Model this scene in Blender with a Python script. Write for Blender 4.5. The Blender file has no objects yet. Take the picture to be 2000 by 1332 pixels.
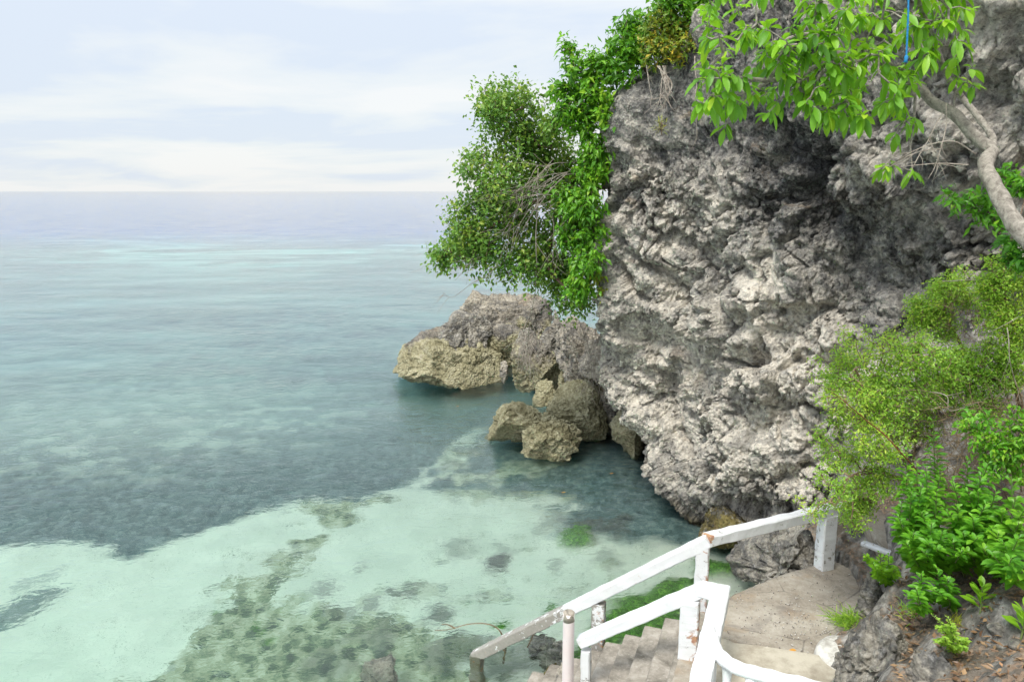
import bpy, math, random
import numpy as np
from mathutils import Vector

random.seed(7)
rng = np.random.default_rng(11)
S = bpy.context.scene
COL = S.collection
R = math.radians

# ------------------------------------------------------------------ camera
FPX, PITCH, CAMZ = 1500.0, R(11.05), 6.0          # the photograph is 2000 x 1332 px
cam_d = bpy.data.cameras.new('camera')
cam_d.sensor_width = 36; cam_d.lens = 36 * FPX / 2000
cam_d.clip_start = 0.05; cam_d.clip_end = 20000
cam = bpy.data.objects.new('camera', cam_d); COL.objects.link(cam)
cam.location = (0, 0, CAMZ); cam.rotation_euler = (R(90) - PITCH, 0, 0)
S.camera = cam

# ------------------------------------------------------------------ light
SUN_EL, SUN_AZ = R(58), R(215)                     # azimuth of the sun, from +Y clockwise
sun_d = bpy.data.lights.new('sun', 'SUN'); sun_d.energy = 2.6; sun_d.angle = R(18)
sun_d.color = (1.0, 0.955, 0.89)
sun = bpy.data.objects.new('sun', sun_d); COL.objects.link(sun)
sdir = Vector((math.sin(SUN_AZ) * math.cos(SUN_EL), math.cos(SUN_AZ) * math.cos(SUN_EL), math.sin(SUN_EL)))
sun.rotation_euler = sdir.to_track_quat('Z', 'Y').to_euler()
sun.location = sdir * 40

world = bpy.data.worlds.new('World'); S.world = world; world.use_nodes = True
wt = world.node_tree; wt.nodes.clear()
def wn(t, **k):
    n = wt.nodes.new(t)
    for a, b in k.items(): setattr(n, a, b)
    return n
sky = wn('ShaderNodeTexSky', sky_type='NISHITA'); sky.sun_disc = False
sky.sun_elevation = SUN_EL; sky.sun_rotation = SUN_AZ
skym = wn('ShaderNodeVectorMath', operation='SCALE'); skym.inputs['Scale'].default_value = 0.09
wt.links.new(sky.outputs[0], skym.inputs[0])
tc = wn('ShaderNodeTexCoord'); sep = wn('ShaderNodeSeparateXYZ'); wt.links.new(tc.outputs['Generated'], sep.inputs[0])
def wmath(op, a, b, clamp=False):
    n = wn('ShaderNodeMath', operation=op); n.use_clamp = clamp
    for i, x in enumerate((a, b)):
        if x is None: continue
        if hasattr(x, 'links'): wt.links.new(x, n.inputs[i])
        else: n.inputs[i].default_value = x
    return n.outputs[0]
zc = wmath('MAXIMUM', sep.outputs['Z'], 0.0)
zz = wmath('ADD', zc, 0.13)
cx = wmath('DIVIDE', sep.outputs['X'], zz); cy = wmath('DIVIDE', sep.outputs['Y'], zz)
comb = wn('ShaderNodeCombineXYZ'); wt.links.new(cx, comb.inputs[0]); wt.links.new(cy, comb.inputs[1])
comb.inputs[2].default_value = 3.1
def wnoise(scale, detail, rough, dist, off):
    m = wn('ShaderNodeMapping'); m.inputs['Location'].default_value = off; m.inputs['Scale'].default_value = (0.8, 1.0, 1)
    wt.links.new(comb.outputs[0], m.inputs[0])
    n = wn('ShaderNodeTexNoise'); n.inputs['Scale'].default_value = scale; n.inputs['Detail'].default_value = detail
    n.inputs['Roughness'].default_value = rough; n.inputs['Distortion'].default_value = dist
    wt.links.new(m.outputs[0], n.inputs['Vector']); return n.outputs[0]
n1 = wnoise(0.75, 6, 0.52, 0.4, (1.3, 4.2, 0)); n2 = wnoise(1.9, 7, 0.55, 0.2, (8.3, 0.2, 2))
nn = wmath('ADD', wmath('MULTIPLY', n1, 0.82), wmath('MULTIPLY', n2, 0.18))
nn = wmath('ADD', nn, wmath('MULTIPLY', wmath('SUBTRACT', 1.0, wmath('MULTIPLY', zc, 9.0), True), .12))
nn = wmath('ADD', nn, wmath('MULTIPLY', wmath('MULTIPLY', sep.outputs['X'], 1.0), .15))
ramp = wn('ShaderNodeValToRGB'); wt.links.new(nn, ramp.inputs[0])
e = ramp.color_ramp.elements
e[0].position = 0.42; e[0].color = (0.50, 0.55, 0.62, 1)
e[1].position = 0.575; e[1].color = (0.625, 0.632, 0.632, 1)
m_ = e.new(0.49); m_.color = (0.57, 0.60, 0.62, 1)
# an overcast sky is brighter overhead than at the horizon
gain = wmath('ADD', 1.0, wmath('MULTIPLY', wmath('SMOOTH_MIN', wmath('MULTIPLY', zc, zc), 1.0), 1.35))
cl = wn('ShaderNodeVectorMath', operation='SCALE'); wt.links.new(ramp.outputs[0], cl.inputs[0]); wt.links.new(gain, cl.inputs['Scale'])
mixw = wn('ShaderNodeMix', data_type='RGBA'); mixw.inputs[0].default_value = 0.88
wt.links.new(skym.outputs[0], mixw.inputs[6]); wt.links.new(cl.outputs[0], mixw.inputs[7])
bg = wn('ShaderNodeBackground'); bg.inputs[1].default_value = 1.0
wt.links.new(mixw.outputs[2], bg.inputs[0])
wo = wn('ShaderNodeOutputWorld'); wt.links.new(bg.outputs[0], wo.inputs[0])

S.view_settings.view_transform = 'Standard'; S.view_settings.look = 'None'
S.view_settings.exposure = 0.62; S.view_settings.gamma = 1.0
S.cycles.use_denoising = True
S.cycles.max_bounces = 9; S.cycles.diffuse_bounces = 3; S.cycles.glossy_bounces = 3
S.cycles.transmission_bounces = 6; S.cycles.transparent_max_bounces = 8
S.cycles.sample_clamp_indirect = 6

# ------------------------------------------------------------------ geometry of the view
ca, sa = math.cos(PITCH), math.sin(PITCH)
def ray(px, py):
    x = (px - 1000) / FPX; v = (666 - py) / FPX
    return np.array([x, ca + v * sa, -sa + v * ca])
O = np.array([0, 0, CAMZ])
def atY(px, py, Y): d = ray(px, py); return O + d * (Y / d[1])
def atZ(px, py, z): d = ray(px, py); return O + d * ((z - CAMZ) / d[2])
def onwall(px, py, P0, D):                         # ray meets the vertical plane through P0 along D
    n = np.array([D[1], -D[0], 0]); d = ray(px, py)
    return O + d * (np.dot(np.array(P0) - O, n) / np.dot(d, n))
def under(px, py, z):                              # where the line of sight lands on the seabed at height z
    p = atZ(px, py, 0); d = ray(px, py); d = d / np.linalg.norm(d)
    h = math.hypot(d[0], d[1]); hr = h / 1.33; vr = math.sqrt(1 - hr * hr)
    t = -z / vr; return np.array([p[0] + d[0] / h * hr * t, p[1] + d[1] / h * hr * t, z])

# ------------------------------------------------------------------ noise in numpy
_perm = rng.permutation(4096).astype(np.int64)
_g = rng.normal(size=(4096, 3)); _g /= np.linalg.norm(_g, axis=1)[:, None]; _g *= 1.5
_r3 = rng.random((4096, 3))
def _h(i, j, k, s=0):
    a = _perm[(i + 17 * s) & 4095]; a = _perm[(a + j) & 4095]; return _perm[(a + k) & 4095]
def pn(P, s=0):
    P = np.asarray(P, float); I = np.floor(P).astype(np.int64); f = P - I
    w = f * f * f * (f * (f * 6 - 15) + 10); out = 0
    for a in (0, 1):
        for b in (0, 1):
            for c in (0, 1):
                g = _g[_h(I[:, 0] + a, I[:, 1] + b, I[:, 2] + c, s)]
                d = (f - np.array([a, b, c]))
                wt_ = (w[:, 0] if a else 1 - w[:, 0]) * (w[:, 1] if b else 1 - w[:, 1]) * (w[:, 2] if c else 1 - w[:, 2])
                out = out + (g * d).sum(1) * wt_
    return out
def fbm(P, o=4, s=0, rough=0.5):
    P = np.asarray(P, float); a, t = 1.0, 0
    for i in range(o): t = t + a * pn(P * 2 ** i + 13.7 * i, s + i); a *= rough
    return t
def worley(P, s=0):
    P = np.asarray(P, float); I = np.floor(P).astype(np.int64); best = np.full(len(P), 9.0)
    for a in (-1, 0, 1):
        for b in (-1, 0, 1):
            for c in (-1, 0, 1):
                J = I + np.array([a, b, c]); q = J + _r3[_h(J[:, 0], J[:, 1], J[:, 2], s)]
                best = np.minimum(best, ((q - P) ** 2).sum(1))
    return np.sqrt(best)
def worley2(P, s=0):
    P = np.asarray(P, float); I = np.floor(P).astype(np.int64); b1 = np.full(len(P), 9.0); b2 = b1.copy(); cid = np.zeros(len(P))
    for a in (-1, 0, 1):
        for b in (-1, 0, 1):
            for c in (-1, 0, 1):
                J = I + np.array([a, b, c]); hh = _h(J[:, 0], J[:, 1], J[:, 2], s); d = ((J + _r3[hh] - P) ** 2).sum(1)
                nw = d < b1; b2 = np.where(nw, b1, np.minimum(b2, d)); cid = np.where(nw, hh / 4096.0, cid); b1 = np.where(nw, d, b1)
    return np.sqrt(b1), np.sqrt(b2), cid
def blocks(P, f, warp, s=0):
    W = P * f + warp * np.stack([fbm(P * f * 1.7 + 3 * k, 3, s + 90 + k) for k in range(3)], 1)
    a, b, c = worley2(W, s); e = b - a
    return (c - .5) * sstep(0, .10, e), np.clip(1 - e / .09, 0, 1)
def sstep(a, b, x): t = np.clip((x - a) / (b - a), 0, 1); return t * t * (3 - 2 * t)

# ------------------------------------------------------------------ objects
def meshdata(name, V, F, attrs=None, smooth=True):
    V = np.asarray(V, np.float32); me = bpy.data.meshes.new(name)
    if isinstance(F, np.ndarray): groups = [F]
    else: groups = F
    groups = [np.asarray(g, np.int32) for g in groups if len(g)]
    me.vertices.add(len(V)); me.vertices.foreach_set('co', V.ravel())
    nl = sum(g.size for g in groups); npoly = sum(len(g) for g in groups)
    me.loops.add(nl); me.loops.foreach_set('vertex_index', np.concatenate([g.ravel() for g in groups]))
    me.polygons.add(npoly)
    tot = np.concatenate([np.full(len(g), g.shape[1], np.int32) for g in groups])
    st = np.concatenate([[0], np.cumsum(tot)[:-1]]).astype(np.int32)
    me.polygons.foreach_set('loop_start', st)
    me.update(calc_edges=True)
    me.polygons.foreach_set('use_smooth', np.full(npoly, smooth))
    for k, a in (attrs or {}).items():
        at = me.attributes.new(k, 'FLOAT', 'POINT'); at.data.foreach_set('value', np.asarray(a, np.float32))
    me.validate()
    return me
def place(name, V, F, mat, parent=None, origin=None, attrs=None, smooth=True):
    V = np.asarray(V, float)
    if parent is not None: off = np.array(parent.matrix_world.translation) if parent.parent is None else np.array(parent['_o'])
    if parent is not None:
        off = np.array(parent['_o'])
        loc = np.zeros(3); o0 = off
    else:
        if origin is None:
            mn, mx = V.min(0), V.max(0); origin = ((mn[0] + mx[0]) / 2, (mn[1] + mx[1]) / 2, mn[2])
        o0 = np.array(origin, float); loc = o0
    ob = bpy.data.objects.new(name, meshdata(name, V - o0, F, attrs, smooth)); COL.objects.link(ob)
    ob.location = loc; ob['_o'] = [float(x) for x in o0]
    if parent is not None: ob.parent = parent
    if mat: ob.data.materials.append(mat)
    return ob
def empty(name, loc):
    o = bpy.data.objects.new(name, None); COL.objects.link(o); o.location = tuple(float(x) for x in loc)
    o['_o'] = [float(x) for x in loc]; o.empty_display_size = 0.2; return o
def tag(o, label=None, cat=None, group=None, kind=None):
    if label: o['label'] = label
    if cat: o['category'] = cat
    if group: o['group'] = group
    if kind: o['kind'] = kind
    return o
def gridfaces(nu, nv):
    i = np.arange(nu - 1)[:, None] * nv + np.arange(nv - 1)[None, :]
    return np.stack([i, i + nv, i + nv + 1, i + 1], -1).reshape(-1, 4)
def merge(parts):                                  # [(V, F)] with F quads or tris -> V, [quads, tris]
    Vs, Q, T, n = [], [], [], 0
    for V, F in parts:
        V = np.asarray(V, float); Vs.append(V)
        for g in (F if isinstance(F, list) else [F]):
            g = np.asarray(g)
            if len(g): (Q if g.shape[1] == 4 else T).append(g + n)
        n += len(V)
    return np.concatenate(Vs), [np.concatenate(x) for x in (Q, T) if x]

def catmull(C, n):                                 # C (m,3) -> n points through them
    C = np.asarray(C, float); m = len(C); t = np.linspace(0, m - 1, n); i = np.clip(t.astype(int), 0, m - 2); f = (t - i)[:, None]
    E = np.concatenate([[2 * C[0] - C[1]], C, [2 * C[-1] - C[-2]]]); i = i + 1
    p0, p1, p2, p3 = E[i - 1], E[i], E[i + 1], E[i + 2]
    return 0.5 * ((2 * p1) + (p2 - p0) * f + (2 * p0 - 5 * p1 + 4 * p2 - p3) * f * f + (3 * p1 - p0 - 3 * p2 + p3) * f ** 3)
def tube(pts, rad, n=8, caps=True):
    pts = np.asarray(pts, float); m = len(pts); rad = np.full(m, rad) if np.isscalar(rad) else np.asarray(rad, float)
    T = np.gradient(pts, axis=0); T /= np.linalg.norm(T, axis=1)[:, None] + 1e-9
    a = np.array([0, 0, 1.0]) if abs(T[0][2]) < 0.9 else np.array([1.0, 0, 0]); A = np.zeros_like(T)
    for i in range(m):
        a = a - T[i] * np.dot(a, T[i]); a = a / (np.linalg.norm(a) + 1e-9); A[i] = a
    B = np.cross(T, A); th = np.linspace(0, 2 * np.pi, n, endpoint=False)
    V = pts[:, None] + rad[:, None, None] * (np.cos(th)[None, :, None] * A[:, None] + np.sin(th)[None, :, None] * B[:, None])
    V = V.reshape(-1, 3); i = np.arange(m - 1)[:, None] * n + np.arange(n)[None]; j = np.arange(m - 1)[:, None] * n + (np.arange(n)[None] + 1) % n
    Q = np.stack([i, j, j + n, i + n], -1).reshape(-1, 4)
    if not caps: return V, Q
    V = np.concatenate([V, pts[:1], pts[-1:]]); k = np.arange(n); c0 = len(V) - 2
    T0 = np.stack([(k + 1) % n, k, np.full(n, c0)], -1); b = (m - 1) * n
    T1 = np.stack([b + k, b + (k + 1) % n, np.full(n, c0 + 1)], -1)
    return V, [Q, np.concatenate([T0, T1])]
def sticks(A, B, ra, rb, n=5):                     # many tapered twigs at once
    A, B = np.asarray(A, float), np.asarray(B, float); ra, rb = np.asarray(ra), np.asarray(rb); D = B - A
    D = D / (np.linalg.norm(D, axis=1)[:, None] + 1e-9); h = np.where(np.abs(D[:, 2:3]) < .9, [[0, 0, 1.]], [[1., 0, 0]])
    X = np.cross(D, h); X /= np.linalg.norm(X, axis=1)[:, None]; Y = np.cross(D, X)
    th = np.linspace(0, 2 * np.pi, n, endpoint=False); ring = np.cos(th)[None, :, None] * X[:, None] + np.sin(th)[None, :, None] * Y[:, None]
    V = np.concatenate([A[:, None] + ring * ra[:, None, None], B[:, None] + ring * rb[:, None, None]], 1)
    k = np.arange(n); f = np.stack([k, (k + 1) % n, n + (k + 1) % n, n + k], -1)
    F = (np.arange(len(A)) * 2 * n)[:, None, None] + f[None]
    return V.reshape(-1, 3), F.reshape(-1, 4)

# ------------------------------------------------------------------ materials
def mat_new(name):
    m = bpy.data.materials.new(name); m.use_nodes = True; nt = m.node_tree; nt.nodes.clear()
    return m, nt
class NT:
    def __init__(s, nt): s.nt = nt
    def n(s, t, ins=None, **k):
        n = s.nt.nodes.new(t)
        for a, b in k.items(): setattr(n, a, b)
        for a, b in (ins or {}).items():
            if hasattr(b, 'links'): s.nt.links.new(b, n.inputs[a])
            else: n.inputs[a].default_value = b
        return n
    def pos(s): return s.n('ShaderNodeNewGeometry').outputs['Position']
    def scaled(s, v, sc=(1, 1, 1), loc=(0, 0, 0), rot=(0, 0, 0)):
        return s.n('ShaderNodeMapping', {0: v, 'Scale': sc, 'Location': loc, 'Rotation': rot}).outputs[0]
    def noise(s, v, scale, detail=4, rough=.55, dist=0):
        return s.n('ShaderNodeTexNoise', {'Vector': v, 'Scale': scale, 'Detail': detail, 'Roughness': rough, 'Distortion': dist}).outputs[0]
    def vor(s, v, scale, feature='F1', rnd=1.0):
        return s.n('ShaderNodeTexVoronoi', {'Vector': v, 'Scale': scale, 'Randomness': rnd}, feature=feature).outputs['Distance']
    def math(s, op, a, b=0.0, clamp=False):
        return s.n('ShaderNodeMath', {0: a, 1: b}, operation=op, use_clamp=clamp).outputs[0]
    def ramp(s, f, stops):
        r = s.n('ShaderNodeValToRGB', {0: f}); el = r.color_ramp.elements
        while len(el) < len(stops): el.new(0.5)
        for e_, (p, c) in zip(el, stops):
            e_.position = p; e_.color = (*c, 1) if not np.isscalar(c) else (c, c, c, 1)
        return r.outputs[0]
    def mix(s, f, a, b, bt='MIX'):
        a = (*a, 1) if isinstance(a, tuple) and len(a) == 3 else a; b = (*b, 1) if isinstance(b, tuple) and len(b) == 3 else b
        return s.n('ShaderNodeMix', {0: f, 6: a, 7: b}, data_type='RGBA', blend_type=bt).outputs[2]
    def attr(s, name): return s.n('ShaderNodeAttribute', attribute_name=name).outputs['Fac']
    def bump(s, h, strength, dist, normal=None):
        d = {'Height': h, 'Strength': strength, 'Distance': dist}
        if normal is not None: d['Normal'] = normal
        return s.n('ShaderNodeBump', d).outputs[0]
    def out(s, sh, vol=None):
        o = s.n('ShaderNodeOutputMaterial', {0: sh})
        if vol is not None: s.nt.links.new(vol, o.inputs[1])
    def bsdf(s, col, rough=.8, normal=None, spec=.3, **k):
        d = {'Base Color': col if hasattr(col, 'links') else (*col, 1), 'Roughness': rough, 'Specular IOR Level': spec}
        if normal is not None: d['Normal'] = normal
        d.update(k); return s.n('ShaderNodeBsdfPrincipled', d).outputs[0]

def rock_mat(name, dark=(.085, .085, .09), mid=(.20, .198, .198), pale=(.50, .47, .42), bias=0.0, algae=None, tide=None, use_attr=False, ochre=.5, crust=.62):
    m, nt = mat_new(name); N = NT(nt); p = N.pos()
    big = N.noise(p, .55, 3, .5, .3); med = N.noise(p, 2.3, 9, .62, .5); fine = N.noise(p, 14, 8, .7)
    f = N.math('ADD', N.math('MULTIPLY', big, .35), N.math('ADD', N.math('MULTIPLY', med, .75), N.math('MULTIPLY', fine, .75)))
    f = N.math('ADD', f, -.425 + bias)
    if use_attr:
        f = N.math('ADD', f, N.attr('pale'))
        f = N.math('ADD', f, N.math('MULTIPLY', N.math('SUBTRACT', N.noise(N.scaled(p, (1, 1, .28)), 1.5, 5, .6, .4), .5), .30))
    col = N.ramp(f, [(.28, dark), (.42, mid), (.56, tuple(.5 * (a + b) for a, b in zip(mid, pale))), (.74, pale)])
    oc = N.ramp(N.noise(p, 1.1, 5, .6, 1.0), [(.60, 0.0), (.70, 1.0)])
    col = N.mix(N.math('MULTIPLY', oc, ochre), col, N.mix(fine, (.16, .09, .035), (.42, .33, .21)))
    isl = N.ramp(N.noise(N.scaled(p, (1, 1, 1.2)), 3.4, 8, .68, .6), [(.50, 0.0), (.56, 1.0)])
    col = N.mix(N.math('MULTIPLY', isl, crust), col, N.mix(fine, (.035, .036, .038), (.20, .20, .198)))
    hole_shade = N.ramp(N.math('ADD', N.vor(p, 6.5), N.math('MULTIPLY', N.noise(p, 8, 4, .6), .35)), [(.27, 1.0), (.36, 0.0)])  # shade of holes painted into the colour, without relief
    if use_attr: col = N.mix(N.math('MULTIPLY', hole_shade, .7), col, (.05, .046, .04))
    # crust of lichen; shade of small pits painted as dark specks
    sp = N.ramp(N.vor(p, 26), [(.08, 1.0), (.30, 0.0)])
    col = N.mix(N.math('MULTIPLY', sp, .45), col, (.055, .052, .05))
    lich = N.ramp(N.noise(p, 6.5, 9, .75), [(.56, 0.0), (.66, 1.0)])
    col = N.mix(N.math('MULTIPLY', lich, .5), col, (.56, .55, .53))
    z = N.n('ShaderNodeSeparateXYZ', {0: p}).outputs[2]
    zw = N.math('ADD', z, N.math('MULTIPLY', N.math('SUBTRACT', N.noise(p, .75, 7, .62), .5), 2.4))
    if algae is not None:
        a = N.n('ShaderNodeMapRange', {0: zw, 1: algae + .16, 2: algae - .12, 3: 0.0, 4: .92}).outputs[0]
        ac = N.ramp(N.math('ADD', N.math('MULTIPLY', fine, .6), N.math('MULTIPLY', med, .5)), [(.36, (.09, .082, .045)), (.52, (.31, .285, .165)), (.68, (.52, .49, .33))])
        col = N.mix(a, col, ac)
        dk = N.n('ShaderNodeMapRange', {0: zw, 1: algae + .75, 2: algae + .1, 3: 0.0, 4: .55}).outputs[0]
        dk2 = N.math('SUBTRACT', dk, a, True)
        col = N.mix(dk2, col, (.045, .047, .055))
    if tide is not None:
        zt_ = N.math('ADD', z, N.math('MULTIPLY', N.math('SUBTRACT', N.noise(p, 2.5, 6, .6), .5), .8))
        a = N.n('ShaderNodeMapRange', {0: zt_, 1: tide + .25, 2: tide - .15, 3: 0.0, 4: .9}).outputs[0]
        col = N.mix(a, col, N.ramp(fine, [(.4, (.03, .026, .016)), (.62, (.17, .14, .055))]))
    hb = N.math('ADD', N.math('MULTIPLY', N.noise(p, 9, 10, .72), .8), N.math('MULTIPLY', N.math('POWER', N.vor(p, 17), 1.5), .5))
    nrm = N.bump(hb, 1.0, .10)
    nrm = N.bump(N.noise(p, 55, 6, .7), .7, .012, nrm)
    N.out(N.bsdf(col, .9, nrm, .2)); return m

def leaf_mat(name, c1, c2, c3, trans=.35, rough=.42):
    m, nt = mat_new(name); N = NT(nt); p = N.pos(); t = N.attr('tint')
    col = N.ramp(t, [(.0, c1), (.5, c2), (.95, c3), (1., (c3[0] * 1.2 + .02, c3[1] * 1.02, c3[2]))])
    col = N.mix(N.math('MULTIPLY', N.noise(p, 30, 3), .3), col, (c1[0] * .7, c1[1] * .7, c1[2] * .7))
    b = N.bsdf(col, rough, None, .45)
    tr = N.n('ShaderNodeBsdfTranslucent', {0: N.mix(.5, col, (c3[0] * 1.1, c3[1] * 1.15, c3[2] * .6))}).outputs[0]
    N.out(N.n('ShaderNodeMixShader', {0: trans, 1: b, 2: tr}).outputs[0]); return m
def wood_mat(name, a, b, scale=18):
    m, nt = mat_new(name); N = NT(nt); p = N.pos()
    n = N.noise(p, scale, 8, .7, .6); col = N.ramp(n, [(.35, a), (.65, b)])
    N.out(N.bsdf(col, .85, N.bump(N.noise(p, scale * 2.5, 6, .7), .6, .01), .2)); return m

M = {}
M['cliff'] = rock_mat('cliff_limestone', dark=(.06, .06, .058), mid=(.255, .246, .222), pale=(.75, .695, .59), use_attr=True, tide=.15, bias=.03, crust=.48)
M['boulder'] = rock_mat('tidal_boulder', algae=1.3, bias=.02, dark=(.055, .05, .042), mid=(.235, .212, .168), pale=(.60, .54, .43), crust=.5)
M['olive'] = rock_mat('olive_boulder', dark=(.10, .095, .065), mid=(.23, .215, .15), pale=(.52, .495, .375), algae=2.6, ochre=.15, crust=.25)
M['grey'] = rock_mat('grey_coral_rock', bias=.0, ochre=.2, dark=(.05, .049, .045), mid=(.20, .187, .155), pale=(.58, .54, .455))
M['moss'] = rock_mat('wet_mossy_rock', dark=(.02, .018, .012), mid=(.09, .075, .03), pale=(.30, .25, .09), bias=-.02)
M['pale'] = rock_mat('root_draped_rock', bias=.03, ochre=.3, dark=(.06, .058, .05), mid=(.25, .226, .18), pale=(.60, .54, .44))

# ================================================================== SETTING
# ------------------------------------------------------------------ seabed
def axis(lo, a, b, hi, st, k=50):
    L = b + np.geomspace(.2, hi - b, k); l0 = a - np.geomspace(.2, a - lo, k)[::-1]
    return np.concatenate([l0, np.arange(a, b, st), L])
xs = axis(-6000, -14, 7, 6000, .085); ys = np.concatenate([np.arange(-3, 24, .085), 24 + np.geomspace(.15, 8000, 130)])
GX, GY = np.meshgrid(xs, ys, indexing='ij'); sx, sy = GX.ravel(), GY.ravel()
SB = -1.15
def poly_sd(pts, x, y):                            # signed distance, positive inside
    pts = np.asarray(pts)[:, :2]; d = np.full(len(x), 1e9); ins = np.zeros(len(x), bool); n = len(pts)
    for i in range(n):
        a, b = pts[i], pts[(i + 1) % n]; e_ = b - a; w0, w1 = x - a[0], y - a[1]
        t = np.clip((w0 * e_[0] + w1 * e_[1]) / (e_ @ e_ + 1e-12), 0, 1)
        d = np.minimum(d, np.hypot(w0 - e_[0] * t, w1 - e_[1] * t))
        c = ((a[1] > y) != (b[1] > y)) & (x < (b[0] - a[0]) * (y - a[1]) / (b[1] - a[1] + 1e-12) + a[0]); ins ^= c
    return np.where(ins, d, -d)
def upoly(L, z=SB): return [under(px, py, z) for px, py in L]
P2 = np.stack([sx, sy, np.zeros_like(sx)], 1)
wx = sx + .25 * fbm(P2 * 1.3, 3, 2) + .08 * fbm(P2 * 5, 2, 4); wy = sy + .25 * fbm(P2 * 1.3 + 50, 3, 3) + .08 * fbm(P2 * 5 + 9, 2, 5)
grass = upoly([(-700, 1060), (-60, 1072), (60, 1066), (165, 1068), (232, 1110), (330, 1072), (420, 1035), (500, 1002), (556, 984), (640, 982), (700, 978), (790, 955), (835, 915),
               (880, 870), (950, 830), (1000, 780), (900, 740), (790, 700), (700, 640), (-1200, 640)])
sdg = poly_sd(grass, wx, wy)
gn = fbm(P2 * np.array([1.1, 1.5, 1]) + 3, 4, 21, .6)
m_grass_refl = sstep(-.08, .18, sdg) * (1 - .35 * sstep(2.5, 8, sdg)) * (1 - .6 * sstep(1.5, 6, sdg) * sstep(0, .5, gn))
g2_refl = poly_sd(upoly([(780, 955), (835, 905), (900, 860), (960, 830), (1010, 870), (1250, 870), (1380, 990), (1470, 1060), (1440, 1150), (1360, 1115), (1230, 1088), (1080, 1062), (1040, 985), (940, 962), (860, 968)]), wx, wy)
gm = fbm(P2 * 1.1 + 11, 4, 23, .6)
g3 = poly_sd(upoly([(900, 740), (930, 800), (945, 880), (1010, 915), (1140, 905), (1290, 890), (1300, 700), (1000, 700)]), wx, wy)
m_grass_refl = np.maximum(m_grass_refl, .95 * sstep(-.3, .4, g3))
m_grass_refl = np.maximum(m_grass_refl, sstep(-.15, .35, g2_refl) * sstep(-.45, .25, gm + .9 * sstep(.6, 2.2, sx)) * .97)  # weed, plus the cliff's dark reflection painted on near the cliff foot
rub = upoly([(590, 985), (700, 965), (760, 975), (650, 1045), (610, 1100), (560, 1150), (640, 1185), (800, 1210), (930, 1250), (1010, 1400), (120, 1420), (330, 1268), (410, 1195), (450, 1120), (560, 1075), (600, 1030)])
en = fbm(P2 * 1.9 + 31, 4, 27, .65)
m_rub = sstep(-.15, .35, poly_sd(rub, wx, wy) + .55 * en)
scat = upoly([(560, 1230), (760, 1080), (900, 1020), (1120, 1050), (1380, 1110), (1330, 1240), (1000, 1400), (600, 1400)])
m_rub = np.maximum(m_rub, .62 * sstep(-.3, .5, poly_sd(scat, wx, wy)) * sstep(.05, .5, fbm(P2 * 1.5 + 71, 4, 28, .65)))
rub2 = upoly([(820, 870), (980, 860), (1230, 900), (1340, 1000), (1200, 1020), (1080, 985), (960, 985), (850, 975)])
m_rub = np.maximum(m_rub, .8 * sstep(-.2, .3, poly_sd(rub2, wx, wy)))
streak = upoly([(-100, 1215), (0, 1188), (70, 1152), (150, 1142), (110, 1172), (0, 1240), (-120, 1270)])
m_grass_refl = np.maximum(m_grass_refl, .85 * sstep(-.05, .12, poly_sd(streak, wx, wy)))
m_grass_refl = np.maximum(m_grass_refl, .5 * sstep(-.05, .12, poly_sd(upoly([(0, 1150), (90, 1120), (120, 1100), (110, 1128), (20, 1165)]), wx, wy)))
mound = np.zeros_like(sx)
for px, py, r_, a_ in [(960, 1105, .30, .95), (900, 1070, .30, .45), (990, 1075, .22, .4), (620, 1150, .16, .6), (660, 1195, .2, .5), (740, 1250, .22, .6), (820, 1140, .12, .5), (1090, 1110, .2, .45), (1180, 1110, .25, .4), (700, 1120, .12, .5), (930, 1180, .14, .4), (790, 1160, .22, .8), (862, 1203, .24, .85), (722, 1192, .22, .6), (545, 1000, .12, .7), (1140, 1045, .42, .9), (1060, 1030, .3, .5), (1200, 1050, .4, .8),
                       (1010, 1150, .1, .5), (690, 1240, .25, .5), (900, 1290, .5, .6), (1000, 1310, .6, .7), (930, 880, .5, .45), (880, 905, .3, .5), (640, 1300, .4, .5)]:
    q = under(px, py, SB); dd = np.hypot(wx - q[0], (wy - q[1]) * .8) / r_; mound = np.maximum(mound, a_ * (1 - sstep(.45, 1.25, dd + .45 * fbm(P2 * 5 + 9, 3, 29))))
grn = np.zeros_like(sx)
for px, py, r_ in [(1275, 1215, .75), (1230, 1260, .7), (1160, 1300, .4), (1320, 1180, .45), (1075, 1178, .10), (985, 1205, .12), (1130, 1050, .35), (1390, 1130, .35), (530, 1225, .09), (420, 1175, .1), (560, 1180, .07), (500, 1205, .07)]:
    q = under(px, py, -.8); dd = np.hypot(wx - q[0], wy - q[1]) / r_; grn = np.maximum(grn, 1 - sstep(.6, 1.2, dd))
# depth
shore = np.array([atZ(*p, 0)[:2] for p in [(1180, 860), (1250, 890), (1340, 975), (1440, 1050), (1480, 1130), (1400, 1250), (1300, 1400)]])
sd = np.full(len(sx), 1e9)
for i in range(len(shore) - 1):
    a, b = shore[i], shore[i + 1]; e_ = b - a; t = np.clip(((sx - a[0]) * e_[0] + (sy - a[1]) * e_[1]) / (e_ @ e_), 0, 1)
    sd = np.minimum(sd, np.hypot(sx - a[0] - e_[0] * t, sy - a[1] - e_[1] * t))
dz = -.34 - .80 * sstep(0, 4.2, sd)
far = np.hypot(sx * .35, sy)
dz = dz - .8 * sstep(14, 30, far) - 1.4 * sstep(28, 70, far) - 4.5 * sstep(84, 150, far)
dz = dz + .05 * fbm(P2 * .5, 3, 7) + .012 * fbm(P2 * 3, 2, 8) * (far < 40)
dz += .28 * grn * (sx > .9) * (.8 + .4 * fbm(P2 * 4, 2, 6))
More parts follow.
